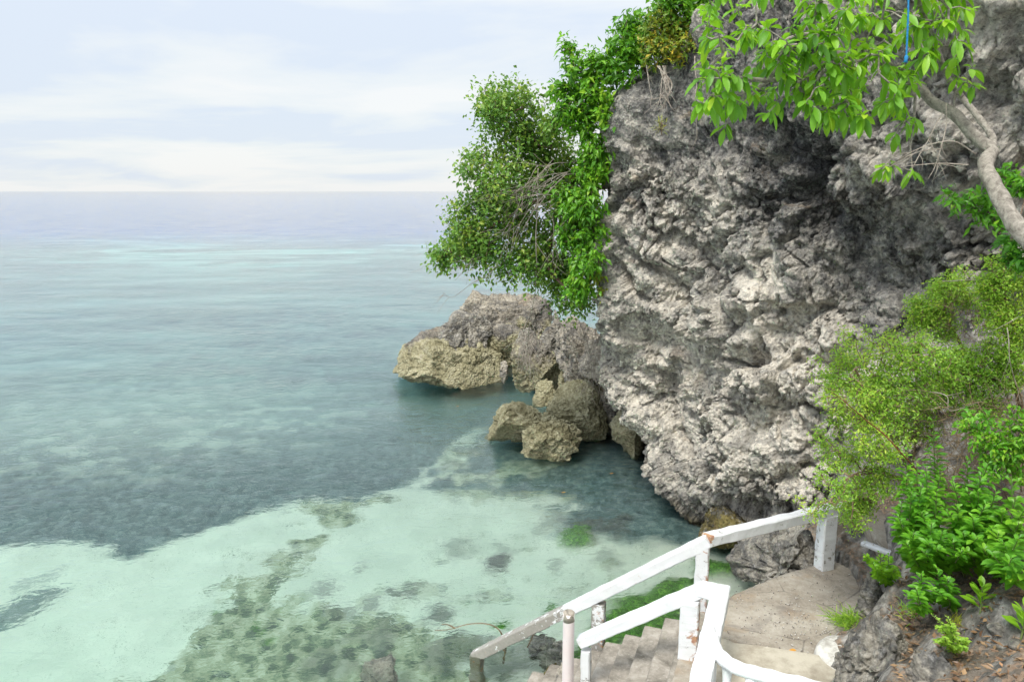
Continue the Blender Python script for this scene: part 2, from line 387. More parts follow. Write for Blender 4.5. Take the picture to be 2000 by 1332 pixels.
dz += .16 * m_rub * np.maximum(0, .55 - worley(P2 * 2.6, 3)) * 1.6 + .10 * m_grass_refl * (.4 + .5 * fbm(P2 * 2.4, 3, 9)) * (far < 40) + .16 * mound * (.7 + .5 * fbm(P2 * 4, 2, 6))
m_, nt = mat_new('seabed'); N = NT(nt); p = N.pos()
g_, r_, mo, gr = N.attr('grass'), N.attr('rubble'), N.attr('mound'), N.attr('green')  # the grass mask also carries the painted cliff reflection
sep_ = N.n('ShaderNodeSeparateXYZ', {0: p}); Yd = sep_.outputs[1]
sand = N.ramp(N.noise(p, 1.3, 6, .6), [(.3, (.60, .61, .52)), (.7, (.76, .75, .65))])
sand = N.mix(N.ramp(N.math('ADD', N.noise(p, 26, 4, .7), N.math('MULTIPLY', N.noise(p, 1.5, 3, .6), .35)), [(.78, 0.0), (.84, .75)]), sand, (.16, .19, .12))
sand = N.mix(N.ramp(N.noise(p, 11, 5, .7), [(.60, 0.0), (.72, .5)]), sand, (.35, .38, .26))
rc = N.ramp(N.math('ADD', N.math('MULTIPLY', N.noise(p, 3.6, 7, .66, .6), .75), N.math('MULTIPLY', N.vor(p, 4.2), .28)), [(.37, (.022, .045, .032)), (.45, (.085, .13, .07)), (.52, (.27, .29, .18)), (.66, (.50, .50, .38))])
rcov = N.ramp(N.math('ADD', N.noise(p, 2.1, 7, .65, .4), N.math('MULTIPLY', r_, .36)), [(.60, 0.0), (.72, 1.0)])
col = N.mix(N.math('MULTIPLY', rcov, N.math('MULTIPLY', r_, .92)), sand, rc)
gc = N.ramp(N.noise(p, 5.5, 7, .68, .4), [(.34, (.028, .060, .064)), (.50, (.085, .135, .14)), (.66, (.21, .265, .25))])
# the reef farther out: patches of sand between weed beds
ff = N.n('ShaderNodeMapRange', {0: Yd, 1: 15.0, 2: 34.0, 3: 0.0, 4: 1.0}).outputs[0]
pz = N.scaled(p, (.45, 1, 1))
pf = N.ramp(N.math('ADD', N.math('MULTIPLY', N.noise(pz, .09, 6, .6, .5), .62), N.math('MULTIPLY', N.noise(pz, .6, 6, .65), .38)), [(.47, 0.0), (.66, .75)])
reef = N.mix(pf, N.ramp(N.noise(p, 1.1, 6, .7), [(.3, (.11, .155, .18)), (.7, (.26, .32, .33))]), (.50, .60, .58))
deep_scatter = N.n('ShaderNodeMapRange', {0: Yd, 1: 82.0, 2: 125.0, 3: 0.0, 4: 1.0}).outputs[0]
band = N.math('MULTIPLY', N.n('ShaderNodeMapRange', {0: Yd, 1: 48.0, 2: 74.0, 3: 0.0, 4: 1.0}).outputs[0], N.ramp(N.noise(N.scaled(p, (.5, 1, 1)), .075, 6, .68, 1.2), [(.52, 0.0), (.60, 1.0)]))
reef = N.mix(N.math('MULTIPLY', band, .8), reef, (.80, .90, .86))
reef = N.mix(deep_scatter, reef, (.06, .19, .66))  # blue light scattered by deep water, painted into the bed colour
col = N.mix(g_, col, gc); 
col = N.mix(mo, col, N.ramp(N.noise(p, 9, 6, .7), [(.35, (.03, .045, .045)), (.7, (.17, .17, .15))]))
col = N.mix(N.math('MULTIPLY', gr, .95), col, N.ramp(N.noise(p, 13, 6, .7, .8), [(.35, (.012, .05, .006)), (.52, (.05, .17, .015)), (.7, (.20, .42, .05))]))
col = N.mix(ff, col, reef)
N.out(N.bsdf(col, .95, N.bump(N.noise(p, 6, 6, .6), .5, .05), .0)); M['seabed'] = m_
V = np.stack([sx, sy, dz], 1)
sb = place('seabed', V, gridfaces(len(xs), len(ys)), M['seabed'], origin=(0, 20, -1), attrs={'grass': m_grass_refl, 'rubble': m_rub, 'mound': mound, 'green': grn})
tag(sb, kind='structure')

# ------------------------------------------------------------------ sea surface
wxs = axis(-6500, -14, 8, 6500, .11); wys = np.concatenate([np.arange(-4, 34, .11), 34 + np.geomspace(.2, 8600, 130)])
GX, GY = np.meshgrid(wxs, wys, indexing='ij'); px_, py_ = GX.ravel(), GY.ravel()
Q = np.stack([px_ * .9, py_ * 1.6, 0 * px_], 1)
hz = (.012 * fbm(Q * .8, 2, 31) + .006 * fbm(Q * 2.2, 2, 33)) * (1 - sstep(25, 60, np.hypot(px_, py_)))
m_, nt = mat_new('sea_water'); N = NT(nt); p = N.pos()
a1 = N.noise(N.scaled(p, (1.0, 1.35, 1), rot=(0, 0, .30)), 2.3, 2, .5, .5)
a2 = N.noise(N.scaled(p, (1.0, 1.5, 1), rot=(0, 0, -.25)), 6.0, 2, .5, .6)
a3 = N.noise(N.scaled(p, (.7, 1.0, 1)), .22, 3, .5)
h = N.math('ADD', N.math('MULTIPLY', a1, .6), N.math('MULTIPLY', a2, .27))
calm = N.ramp(N.noise(N.scaled(p, (.6, 1, 1)), .35, 3, .5), [(.35, .25), (.65, 1.0)])
a4 = N.noise(N.scaled(p, (1.0, 1.4, 1), rot=(0, 0, .1)), 13.0, 1, .5, .3)
h = N.math('ADD', h, N.math('MULTIPLY', a4, .035))
nrm = N.bump(N.math('MULTIPLY', h, calm), 1.0, .085)
fr = N.n('ShaderNodeFresnel', {'IOR': 1.333, 'Normal': nrm}).outputs[0]
gl = N.n('ShaderNodeBsdfGlossy', {'Color': (1, 1, 1, 1), 'Roughness': .05, 'Normal': nrm}).outputs[0]
rf = N.n('ShaderNodeBsdfRefraction', {'Color': (.97, 1, .99, 1), 'Roughness': .0, 'IOR': 1.333, 'Normal': nrm}).outputs[0]
vol = N.n('ShaderNodeVolumeAbsorption', {'Color': (.41, .87, .85, 1), 'Density': .19}).outputs[0]
N.out(N.n('ShaderNodeMixShader', {0: fr, 1: rf, 2: gl}).outputs[0], vol); M['water'] = m_
sea = place('sea', np.stack([px_, py_, hz], 1), gridfaces(len(wxs), len(wys)), M['water'], origin=(0, 20, 0))
tag(sea, kind='structure')

# ------------------------------------------------------------------ cliff
cols = [
 # rows from under the water up to the rim and back over the top, as (px, py, depth)
 [(1290, 965, 16.4), (1252, 885, 16.6), (1262, 810, 15.9), (1190, 720, 15.9), (1205, 625, 15.5), (1188, 500, 15.2), (1190, 385, 15.0), (1178, 290, 15.0), (1205, 205, 15.0), (1262, 178, 18), (1300, 220, 26)],
 [(1340, 1012, 14.6), (1325, 965, 14.5), (1310, 915, 13.8), (1325, 810, 13.7), (1335, 700, 13.7), (1345, 580, 13.5), (1345, 450, 13.5), (1335, 330, 13.5), (1300, 118, 14.2), (1400, 70, 17), (1450, 80, 26)],
 [(1480, 1100, 12.9), (1475, 1062, 12.9), (1452, 990, 11.7), (1440, 890, 11.7), (1460, 760, 11.8), (1480, 620, 12.0), (1490, 470, 12.0), (1480, 310, 12.3), (1395, -10, 13.4), (1500, -90, 17), (1500, -40, 26)],
 [(1650, 1140, 11.3), (1650, 1070, 11.0), (1645, 985, 10.7), (1640, 880, 10.7), (1650, 740, 10.8), (1660, 590, 10.9), (1660, 420, 10.9), (1650, 250, 10.7), (1630, -110, 11.6), (1650, -220, 15), (1650, -140, 26)],
 [(1830, 1160, 10.8), (1830, 1090, 10.3), (1830, 990, 10.0), (1830, 870, 9.9), (1835, 730, 10.0), (1840, 570, 10.0), (1850, 400, 9.8), (1850, 210, 9.4), (1850, -200, 9.6), (1850, -330, 14), (1850, -220, 26)],
 [(2080, 1180, 10.2), (2080, 1110, 9.6), (2080, 1000, 9.3), (2080, 870, 9.2), (2080, 720, 9.1), (2080, 550, 9.0), (2080, 370, 8.6), (2080, 170, 8.2), (2080, -250, 8.4), (2080, -420, 13), (2080, -300, 26)],
 [(2600, 1250, 8.6), (2600, 1150, 8.2), (2600, 1020, 8.0), (2600, 870, 7.8), (2600, 710, 7.6), (2600, 540, 7.4), (2600, 350, 7.2), (2600, 140, 7.0), (2600, -400, 7.2), (2600, -600, 12), (2600, -400, 24)],
 [(4200, 1400, 5.6), (4200, 1250, 5.4), (4200, 1080, 5.2), (4200, 900, 5.1), (4200, 720, 5.0), (4200, 540, 5.0), (4200, 340, 5.0), (4200, 100, 5.0), (4200, -700, 5.2), (4200, -900, 9), (4200, -700, 20)],
]
C = np.array([[atY(*q) for q in c] for c in cols])
back = C[0] + np.array([2.6, 5.0, 0]); back[:, 2] = C[0][:, 2] * .98
back2 = C[0] + np.array([9, 9.0, 0])
C = np.concatenate([[back2], [back], C])
NU = [30, 100, 200, 200, 150, 120, 90, 60, 30]; NV = 480
rowsI = np.array([catmull(c, NV) for c in C])       # (ncol, NV, 3)
tt = np.concatenate([np.linspace(i, i + 1, n, endpoint=False) for i, n in enumerate(NU)] + [[len(NU)]])
def cat_t(C, t):
    m = len(C); i = np.clip(t.astype(int), 0, m - 2); f = (t - i)[:, None, None]
    E = np.concatenate([[2 * C[0] - C[1]], C, [2 * C[-1] - C[-2]]]); i = i + 1
    p0, p1, p2, p3 = E[i - 1], E[i], E[i + 1], E[i + 2]
    return 0.5 * ((2 * p1) + (p2 - p0) * f + (2 * p0 - 5 * p1 + 4 * p2 - p3) * f * f + (3 * p1 - p0 - 3 * p2 + p3) * f ** 3)
G = cat_t(rowsI, tt)
def gnorm(G):
    du = np.gradient(G, axis=0); dv = np.gradient(G, axis=1); n = np.cross(du, dv); n /= np.linalg.norm(n, axis=2)[..., None] + 1e-9
    return n
Nn = gnorm(G)
mid_ = Nn[len(Nn) // 2, NV // 3]
if mid_ @ (O - G[len(Nn) // 2, NV // 3]) < 0: Nn = -Nn; FLIP = True
else: FLIP = False
P = G.reshape(-1, 3)
def crag(P, s=0, k=1.0):
    # blocky karst: rounded lumps with sharp creases, pockets and ledges
    Wp = P + .22 * np.stack([fbm(P * .7, 2, s + 40), fbm(P * .7 + 7, 2, s + 41), fbm(P * .7 + 19, 2, s + 42)], 1)
    sl = Wp * np.array([1, 1, 1.05]) + Wp[:, [2]] * np.array([.45, .1, 0]) + Wp[:, [0]] * np.array([0, 0, .35])
    h = .20 * pn(P * .33, s) + .24 * pn(P * .62, s + 1)
    h = h + .45 * (np.abs(pn(sl * .95, s + 2)) - .25) + .26 * (np.abs(pn(sl * 2.1 + 5, s + 3)) - .25) + .15 * sstep(-.25, .5, pn(P * .8, 77)) * (np.abs(pn(sl * 4.3, s + 4)) - .25)
    h = h - .15 + .30 * sstep(-.02, .06, pn(sl * 1.15 + 3, s + 8)) * sstep(-.3, .3, pn(P * .5, s + 9))
    h = h - .22 * np.clip(.42 - worley(sl * 1.5, s + 5), 0, 1) - .14 * np.clip(.45 - worley(sl * 3.4, s + 6), 0, 1) * 1.5
    b1, c1 = blocks(P, .85, .25, s + 11); b2, c2 = blocks(P * np.array([1.1, 1, .9]), 2.3, .25, s + 12); b3, c3 = blocks(P, 5.5, .3, s + 13)
    mk = sstep(-.35, .25, pn(P * .7, s + 14)); mk2 = sstep(-.3, .3, pn(P * 1.3, s + 15))
    h = h + .36 * b1 - .13 * c1 * mk + .20 * b2 * (.3 + mk2) - .10 * c2 * mk2 + .09 * b3 * mk - .05 * c3 * mk
    cr = np.abs(pn(sl * 1.3 + 31, s + 16)); h = h - .20 * np.clip(1 - cr / .06, 0, 1) * sstep(0, .3, pn(P * .9, s + 17))
    return h * k
top_s = atY(1300, 190, 14.2); dtop = np.linalg.norm((P - top_s) * np.array([.6, .4, .9]), axis=1)
smoothz = 1 - .8 * (1 - sstep(.5, 1.5, dtop))
h = crag(P) * smoothz
G1 = (P + Nn.reshape(-1, 3) * h[:, None]).reshape(G.shape)
N1 = gnorm(G1); N1 = -N1 if FLIP else N1
P1 = G1.reshape(-1, 3)
rgh = .30 + .9 * sstep(-.35, .45, fbm(P1 * .9, 3, 64))
smo = np.zeros(len(P1))
for px, py, Y, r_ in [(1290, 700, 14, .9), (1400, 850, 12, .6), (1510, 530, 12, .5), (1570, 640, 11.5, .5), (1240, 620, 14.8, .5), (1380, 740, 12.8, .45), (1600, 850, 10.8, .5), (1660, 340, 10.6, .45), (1290, 880, 14.4, .5), (1450, 640, 12, .35), (1540, 760, 11, .4), (1300, 530, 14, .35)]:
    q = atY(px, py, Y); smo = np.maximum(smo, np.exp(-((P1 - q) ** 2).sum(1) / r_ ** 2))
rgh = rgh * (1 - .75 * smo)
h2 = rgh * (.10 * (np.abs(pn(P1 * 7.5, 60)) - .2) + .055 * (np.abs(pn(P1 * 15, 61)) - .2)) + .016 * pn(P1 * 29, 62) - .12 * sstep(-.1, .4, pn(P1 * 1.1, 65)) * np.clip(.42 - worley(P1 * 6.3, 63), 0, 1)
P1 = P1 + N1.reshape(-1, 3) * (h2 * (.35 + .65 * smoothz))[:, None]
# weathered and fresh areas
pale = np.zeros(len(P1))
for px, py, Y, r_, a_ in [(1290, 700, 14, 1.3, .14), (1400, 850, 12, 1.5, .12), (1510, 530, 12, .55, .20), (1570, 640, 11.5, .9, .13), (1600, 850, 10.8, 1.3, .13), (1270, 900, 14.5, .9, .12), (1320, 520, 14, .8, .08), (1400, 410, 13, .4, .15), (1660, 330, 10.8, .5, .15), (1690, 520, 10.6, .5, .12), (1290, 400, 14.6, .4, .14),
                         (1560, 330, 11.5, 1.3, -.13), (1600, 560, 11.3, .9, -.10), (1740, 450, 10.4, 1.3, -.07), (1300, 180, 14.5, 1.3, -.05), (1500, 380, 12, .8, -.08), (1700, 600, 10.4, .7, -.12), (1420, 130, 13.2, 1.6, -.12), (1600, 60, 11.8, 1.6, -.10), (1250, 480, 14.8, .6, -.08), (1380, 560, 13, .5, -.10), (1780, 780, 10, .9, .06), (1250, 260, 15, .8, -.05), (1460, 960, 11.7, .6, -.10), (1230, 330, 15, .7, -.04), (1400, 250, 13, 1.0, -.06), (1580, 200, 11.4, .9, -.08), (1900, 100, 9.2, 1.2, .10)]:
    q = atY(px, py, Y); pale += (1.2 if a_ > 0 else .85) * a_ * np.exp(-((P1 - q) ** 2).sum(1) / r_ ** 2)
F = gridfaces(*G.shape[:2]); 
if FLIP: F = F[:, ::-1]
cliff = place('cliff', P1, F, M['cliff'], origin=tuple(atZ(1400, 1000, 0)), attrs={'pale': pale})
tag(cliff, 'tall craggy grey and cream limestone cliff rising out of the sea', 'cliff', kind='structure')
CG = P1.reshape(G.shape)

# ================================================================== ROCKS
def cubesphere(n):
    t = np.tan(np.linspace(-1, 1, n) * np.pi / 4); A, B = np.meshgrid(t, t, indexing='ij'); a, b = A.ravel(), B.ravel(); o = np.ones_like(a); parts = []
    for V in [(o, a, b), (-o, b, a), (b, o, a), (a, -o, b), (a, b, o), (b, a, -o)]:
        parts.append((np.stack(V, 1), gridfaces(n, n)))
    V, F = merge(parts); V /= np.linalg.norm(V, axis=1)[:, None]; F = F[0]
    key = np.round(V * 1e5).astype(np.int64); _, idx, inv = np.unique(key, axis=0, return_index=True, return_inverse=True)
    return V[idx], inv.ravel()[F]
_cs = {}
def boulder(name, label, x0, x1, ytop, ybase, Y, mat, thick=None, seed=0, group=None, facets=11, n=60, rough=1.0, tilt=0, sink=.45, flare=0.0, cat='boulder', zb=None, square=.75):
    """a boulder whose face spans x0..x1 and ytop..ybase at depth Y"""
    th = thick or (x1 - x0) / FPX * Y * .45; Yc = Y + th * .62
    L, Rr = atY(x0, (ytop + ybase) / 2, Yc), atY(x1, (ytop + ybase) / 2, Yc); T = atY((x0 + x1) / 2, ytop, Yc)
    zbot = atY(x0, ybase, Y)[2] if zb is None else zb
    w = (Rr[0] - L[0]) / 2; hgt = (T[2] - zbot + sink) / 2
    c = np.array([(L[0] + Rr[0]) / 2, Yc, T[2] - hgt])
    if n not in _cs: _cs[n] = cubesphere(n)
    V, F = _cs[n]; V = V.copy(); rg = np.random.default_rng(seed)
    V = np.sign(V) * np.abs(V) ** square; V /= np.max(np.linalg.norm(V, axis=1))
    V *= 1.22
    for k in range(facets):
        d = rg.normal(size=3); d /= np.linalg.norm(d); lim = rg.uniform(.50, .80)
        e_ = np.maximum(0, V @ d - lim); V -= e_[:, None] * d * .92
    mx = np.abs(V).max(0); V /= mx
    if flare: V[:, :2] *= (1 + flare * np.clip(-V[:, 2:3], -1, 1) )
    if tilt: V[:, 2] += tilt * V[:, 0]
    W = V * np.array([w, th, hgt]) + c
    nr = V / np.array([w, th, hgt]); nr /= np.linalg.norm(nr, axis=1)[:, None]
    sc = min(w, hgt, 1.1) * rough; o = seed * 3.7
    q = W + o
    h = .30 * sc * pn(q * .9 / sc, 5) + .20 * sc * (np.abs(pn(q * 1.7 / sc, 6)) - .2) + .10 * sc * (np.abs(pn(q * 4.2 / sc, 7)) - .2) - .07 * sc * np.clip(.5 - worley(q * 4 / sc, 9), 0, 1) + .05 * (np.abs(pn(q * 7, 8)) - .2) + .035 * (np.abs(pn(q * 15, 8)) - .2) - .05 * np.clip(.4 - worley(q * 5, 4), 0, 1)
    bb, bc = blocks(q / sc, 1.5, .3, 71); b3, c3 = blocks(q / sc, 3.8, .3, 72); h = h * .8 + sc * rough * (.13 * bb - .05 * bc + .06 * b3 - .03 * c3)
    W = W + nr * h[:, None]
    ob = place(name, W, F, mat, origin=(c[0], c[1], min(zbot, W[:, 2].min() + .01)))
    return tag(ob, label, cat, group)
HB = 'boulders heaped at the foot of the headland'
boulder('boulder', 'largest boulder, at the seaward tip of the heap, dark grey above and yellow olive below', 778, 985, 640, 752, 23.4, M['boulder'], 1.9, 3, HB, n=90, flare=.28, tilt=.05, facets=6, square=.9)
boulder('boulder', 'broad pale grey boulder highest and farthest back of the heap, under the hanging shrub', 878, 1092, 546, 690, 27.0, M['boulder'], 2.0, 19, HB, n=90, flare=.22, square=1.0, zb=-.3, facets=6)
for lab, a in [('mid sized grey topped rock behind the root draped boulder', (1052, 1098, 690, 762, 22.6, M['boulder'], .6, 103)), ('rounded rock between the smooth grey boulder and the olive wedge', (1086, 1160, 675, 775, 20.3, M['boulder'], .8, 105)), ('low rock filling the corner under the root covered rock', (1158, 1225, 705, 800, 18.6, M['pale'], .7, 107)), ('small olive rock at the waterline left of the olive wedge', (1040, 1090, 735, 782, 21.2, M['olive'], .5, 109))]:
    boulder('boulder', lab, *a, HB, facets=9, zb=-.2)
boulder('boulder', 'dark grey crag perched on top of the largest boulder at the seaward tip', 818, 965, 614, 692, 24.3, M['grey'], 1.1, 21, HB, n=64, tilt=-.05, zb=.6)
boulder('boulder', 'small dark topped boulder wedged between the largest and the root draped one', 944, 1022, 638, 716, 24.8, M['boulder'], .8, 5, HB)
boulder('boulder', 'grey topped olive boulder with dead roots draped over it, amid the heap', 984, 1098, 655, 768, 22.4, M['boulder'], 1.1, 8, HB, n=72, flare=.3)
boulder('boulder', 'rounded grey knob sitting above the central olive boulder', 1008, 1062, 642, 712, 22.9, M['grey'], .5, 18, HB, flare=.1, zb=.5)
boulder('boulder', 'small dark knobbly rock squeezed behind the root draped boulder', 1056, 1092, 640, 720, 23.6, M['grey'], .6, 9, HB)
boulder('boulder', 'smooth grey rounded boulder high against the cliff foot', 1090, 1178, 612, 740, 19.6, M['pale'], 1.2, 12, HB, n=72, zb=.2)
boulder('boulder', 'small bluish skyline rock peeping behind the shrub tip', 1066, 1112, 588, 660, 24, M['grey'], .7, 13, HB, zb=.2)
boulder('boulder', 'pale rock covered with fine dead roots at the cliff corner', 1124, 1222, 662, 790, 18.3, M['pale'], 1.2, 15, HB, n=72, zb=1.7, sink=.3)
boulder('boulder', 'small olive boulder filling the gap right of the central one', 1084, 1130, 722, 785, 20.6, M['olive'], .6, 16, HB)
boulder('boulder', 'olive wedge of rock under the root covered corner rock', 1122, 1168, 728, 790, 19.8, M['olive'], .7, 17, HB)
boulder('boulder', 'low olive boulder at the left of the front water edge trio', 936, 1096, 770, 862, 17.6, M['olive'], .9, 31, HB, n=72, flare=.05)
boulder('boulder', 'tall rounded olive boulder at the back right of the water edge trio', 1066, 1200, 756, 858, 17.9, M['olive'], .9, 34, HB, n=72)
boulder('boulder', 'faceted olive boulder standing foremost in the water', 1018, 1128, 812, 896, 16.7, M['olive'], .75, 37, HB, n=80, facets=9, flare=.08)
boulder('boulder', 'olive boulder half hidden against the cliff bulge', 1196, 1272, 790, 884, 16.9, M['olive'], .9, 41, HB, n=64)
boulder('stone', 'tiny pointed stone standing in the gap beside the largest sea boulder', 973, 992, 704, 730, 23.5, M['pale'], .15, 43, None, n=24, cat='stone')
boulder('boulder', 'rock coloured dark for the cave shade behind the water edge boulders', 1110, 1285, 700, 850, 18.9, M['moss'], .8, 63, HB)  # added rock; its dark colour stands in for the cave's shade
boulder('boulder', 'dark mossy brown boulder in the notch under the cliff', 1362, 1452, 985, 1066, 11.9, M['moss'], .8, 45, None, n=72)
boulder('boulder', 'rough grey coral rock between the water and the landing, below the rail', 1390, 1760, 970, 1150, 9.7, M['grey'], 1.2, 48, None, n=110, zb=-.2, tilt=.25, flare=-.12, facets=12, square=1.0, rough=1.5)
boulder('boulder', 'low tan rock breaking the water at the bottom edge', 702, 782, 1308, 1345, 9.0, M['pale'], .28, 51, None, n=40, sink=.5)
SR = 'dark wet rocks in the shallows by the stair foot'
boulder('boulder', 'dark wet rock just clear of the water beside the pipe post', 1050, 1115, 1262, 1310, 9.1, M['grey'], .25, 53, SR, n=40, sink=.4)
boulder('boulder', 'half drowned grey rock by the driftwood branch', 1025, 1085, 1262, 1285, 9.7, M['grey'], .3, 57, SR, n=40, sink=.5)
boulder('boulder', 'lowest small dark rock beside the stair foot', 1052, 1100, 1298, 1335, 8.5, M['moss'], .25, 59, SR, n=36, sink=.4)
boulder('boulder', 'pale rock at the foot of the stair under the pipe post', 1075, 1140, 1300, 1345, 8.1, M['pale'], .25, 61, SR, n=36, sink=.5)

# ================================================================== STAIR, LANDING, RAILS
m_, nt = mat_new('worn_concrete'); N = NT(nt); p = N.pos()
f1 = N.noise(p, 1.6, 6, .6, .3); f2 = N.noise(p, 22, 8, .75)
c_ = N.ramp(N.math('ADD', N.math('MULTIPLY', f1, .7), N.math('MULTIPLY', f2, .35)), [(.38, (.17, .145, .115)), (.50, (.30, .265, .215)), (.64, (.42, .385, .325))])
c_ = N.mix(N.ramp(N.noise(p, 2.6, 4, .6), [(.56, 0.0), (.68, .5)]), c_, (.30, .215, .13))
ck = N.n('ShaderNodeTexVoronoi', {'Vector': N.scaled(p, (1, 1, 1)), 'Scale': 1.1}, feature='DISTANCE_TO_EDGE').outputs[0]
ck = N.math('ADD', ck, N.math('MULTIPLY', N.noise(p, 5, 5, .6), .05))
c_ = N.mix(N.ramp(ck, [(.026, .55), (.034, 0.0)]), c_, (.08, .07, .06))
c_ = N.mix(N.ramp(N.noise(p, 1.3, 5, .65, .8), [(.54, 0.0), (.66, .55)]), c_, (.14, .125, .115))
c_ = N.mix(N.ramp(N.vor(p, 38), [(.08, .7), (.16, 0.0)]), c_, (.52, .49, .44))
c_ = N.mix(N.ramp(N.noise(p, 70, 3, .6), [(.66, 0.0), (.74, .5)]), c_, (.12, .10, .08))
N.out(N.bsdf(c_, .9, N.bump(N.noise(p, 30, 8, .7), .5, .012), .2)); M['concrete'] = m_
m_, nt = mat_new('stair_concrete'); N = NT(nt); p = N.pos()
f1 = N.noise(p, 3.5, 8, .7, .3)
c_ = N.ramp(f1, [(.34, (.14, .128, .105)), (.50, (.28, .255, .215)), (.66, (.42, .39, .34))])
c_ = N.mix(N.ramp(N.noise(p, 40, 5, .7), [(.58, 0.0), (.66, .5)]), c_, (.5, .48, .44))
N.out(N.bsdf(c_, .9, N.bump(N.noise(p, 25, 8, .7), .6, .015), .2)); M['stair'] = m_
m_, nt = mat_new('cream_concrete'); N = NT(nt); p = N.pos()
c_ = N.ramp(N.noise(p, 3, 8, .7), [(.36, (.27, .235, .18)), (.6, (.48, .44, .355))])
N.out(N.bsdf(c_, .85, N.bump(N.noise(p, 18, 7, .7), .5, .015), .2)); M['cream'] = m_
def paint(name, base=(.70, .715, .73), wear=.60, rust=.66, under_c=(.20, .19, .17), axis_wear=None):
    m, nt = mat_new(name); N = NT(nt); p = N.pos()
    c = N.mix(N.ramp(N.noise(p, 4, 5, .6), [(.4, 0.0), (.7, .35)]), base, (.62, .62, .60))
    w = N.math('ADD', N.noise(p, 9, 9, .72), N.attr('wear'))
    wf = N.ramp(w, [(wear, 0.0), (wear + .025, 1.0)])
    c = N.mix(wf, c, N.mix(N.noise(p, 30, 5), under_c, (.36, .34, .30)))
    rf_ = N.ramp(N.math('ADD', N.noise(p, 7, 6, .65, .5), N.math('MULTIPLY', N.attr('rust'), .5)), [(rust, 0.0), (rust + .07, .85)])
    c = N.mix(rf_, c, N.ramp(N.noise(p, 25, 5), [(.4, (.26, .075, .015)), (.65, (.50, .24, .06))]))
    c = N.mix(N.ramp(N.vor(p, 24), [(.05, .7), (.11, 0.0)]), c, (.3, .29, .27))
    N.out(N.bsdf(c, .5, N.bump(N.math('ADD', N.math('MULTIPLY', wf, -.6), N.noise(p, 22, 6, .6)), .45, .008), .4)); return m
M['white'] = paint('white_paint')
M['brownpost'] = paint('brown_stained_concrete', base=(.16, .12, .07), wear=.9, rust=.6)
M['pipe_white'] = paint('pipe_white_paint', base=(.80, .81, .83), wear=.80, rust=.86)
M['pvc'] = paint('pinkish_pipe', base=(.66, .56, .55), wear=.78, rust=.9)

def hull_prism(poly, z0, z1, bev=.02, sub=None):
    poly = np.array(poly, float)[:, :2]; n = len(poly); c = poly.mean(0)
    d = poly - c; d /= np.linalg.norm(d, axis=1)[:, None]
    rings = [(poly, z0), (poly, z1 - bev), (poly - d * bev, z1)]
    V = np.concatenate([np.c_[r, np.full(n, z)] for r, z in rings] + [[[*c, z1]], [[*c, z0]]])
    k = np.arange(n); Q = np.concatenate([np.stack([a * n + k, a * n + (k + 1) % n, (a + 1) * n + (k + 1) % n, (a + 1) * n + k], -1) for a in (0, 1)])
    T = np.concatenate([np.stack([2 * n + k, 2 * n + (k + 1) % n, np.full(n, 3 * n)], -1), np.stack([(k + 1) % n, k, np.full(n, 3 * n + 1)], -1)])
    return V, [Q, T]
PZ = 1.30
def box_between(a, b, wdt, hgt, side, n=24, worn=0.0, seed=0, jit=.006):
    """beam whose TOP centre line runs a -> b; side = horizontal unit vector across it"""
    a, b, side = np.array(a, float), np.array(b, float), np.array(side, float); t = np.linspace(0, 1, n)[:, None]
    bw = .012; up = np.array([0, 0, 1.0]); d = (b - a) / np.linalg.norm(b - a); up = up - d * (up @ d); up /= np.linalg.norm(up)
    side = side - d * (side @ d); side /= np.linalg.norm(side)
    sec = []
    hw = wdt / 2
    for (x, y) in [(-hw + bw, 0), (0, 0), (hw - bw, 0), (hw, -bw), (hw, -hgt / 2), (hw, -hgt + bw), (hw - bw, -hgt), (0, -hgt), (-hw + bw, -hgt), (-hw, -hgt + bw), (-hw, -hgt / 2), (-hw, -bw)]:
        sec.append(side * x + up * y)
    sec = np.array(sec); m = len(sec)
    V = (a + (b - a) * t)[:, None] + sec[None]; V = V.reshape(-1, 3)
    V = V + (jit * 1.2) * np.stack([pn(V * 6 + seed, i) for i in range(3)], 1) + jit * .5 * np.stack([pn(V * 22 + seed, i) for i in range(3)], 1)
    i = np.arange(n - 1)[:, None] * m + np.arange(m)[None]; j = np.arange(n - 1)[:, None] * m + (np.arange(m)[None] + 1) % m
    Q = np.stack([i, j, j + m, i + m], -1).reshape(-1, 4); k = np.arange(m)
    V = np.concatenate([V, [V[:m].mean(0)], [V[-m:].mean(0)]])[:]
    c0 = n * m
    T = np.concatenate([np.stack([(k + 1) % m, k, np.full(m, c0)], -1), np.stack([(n - 1) * m + k, (n - 1) * m + (k + 1) % m, np.full(m, c0 + 1)], -1)])
    return V, [Q, T]
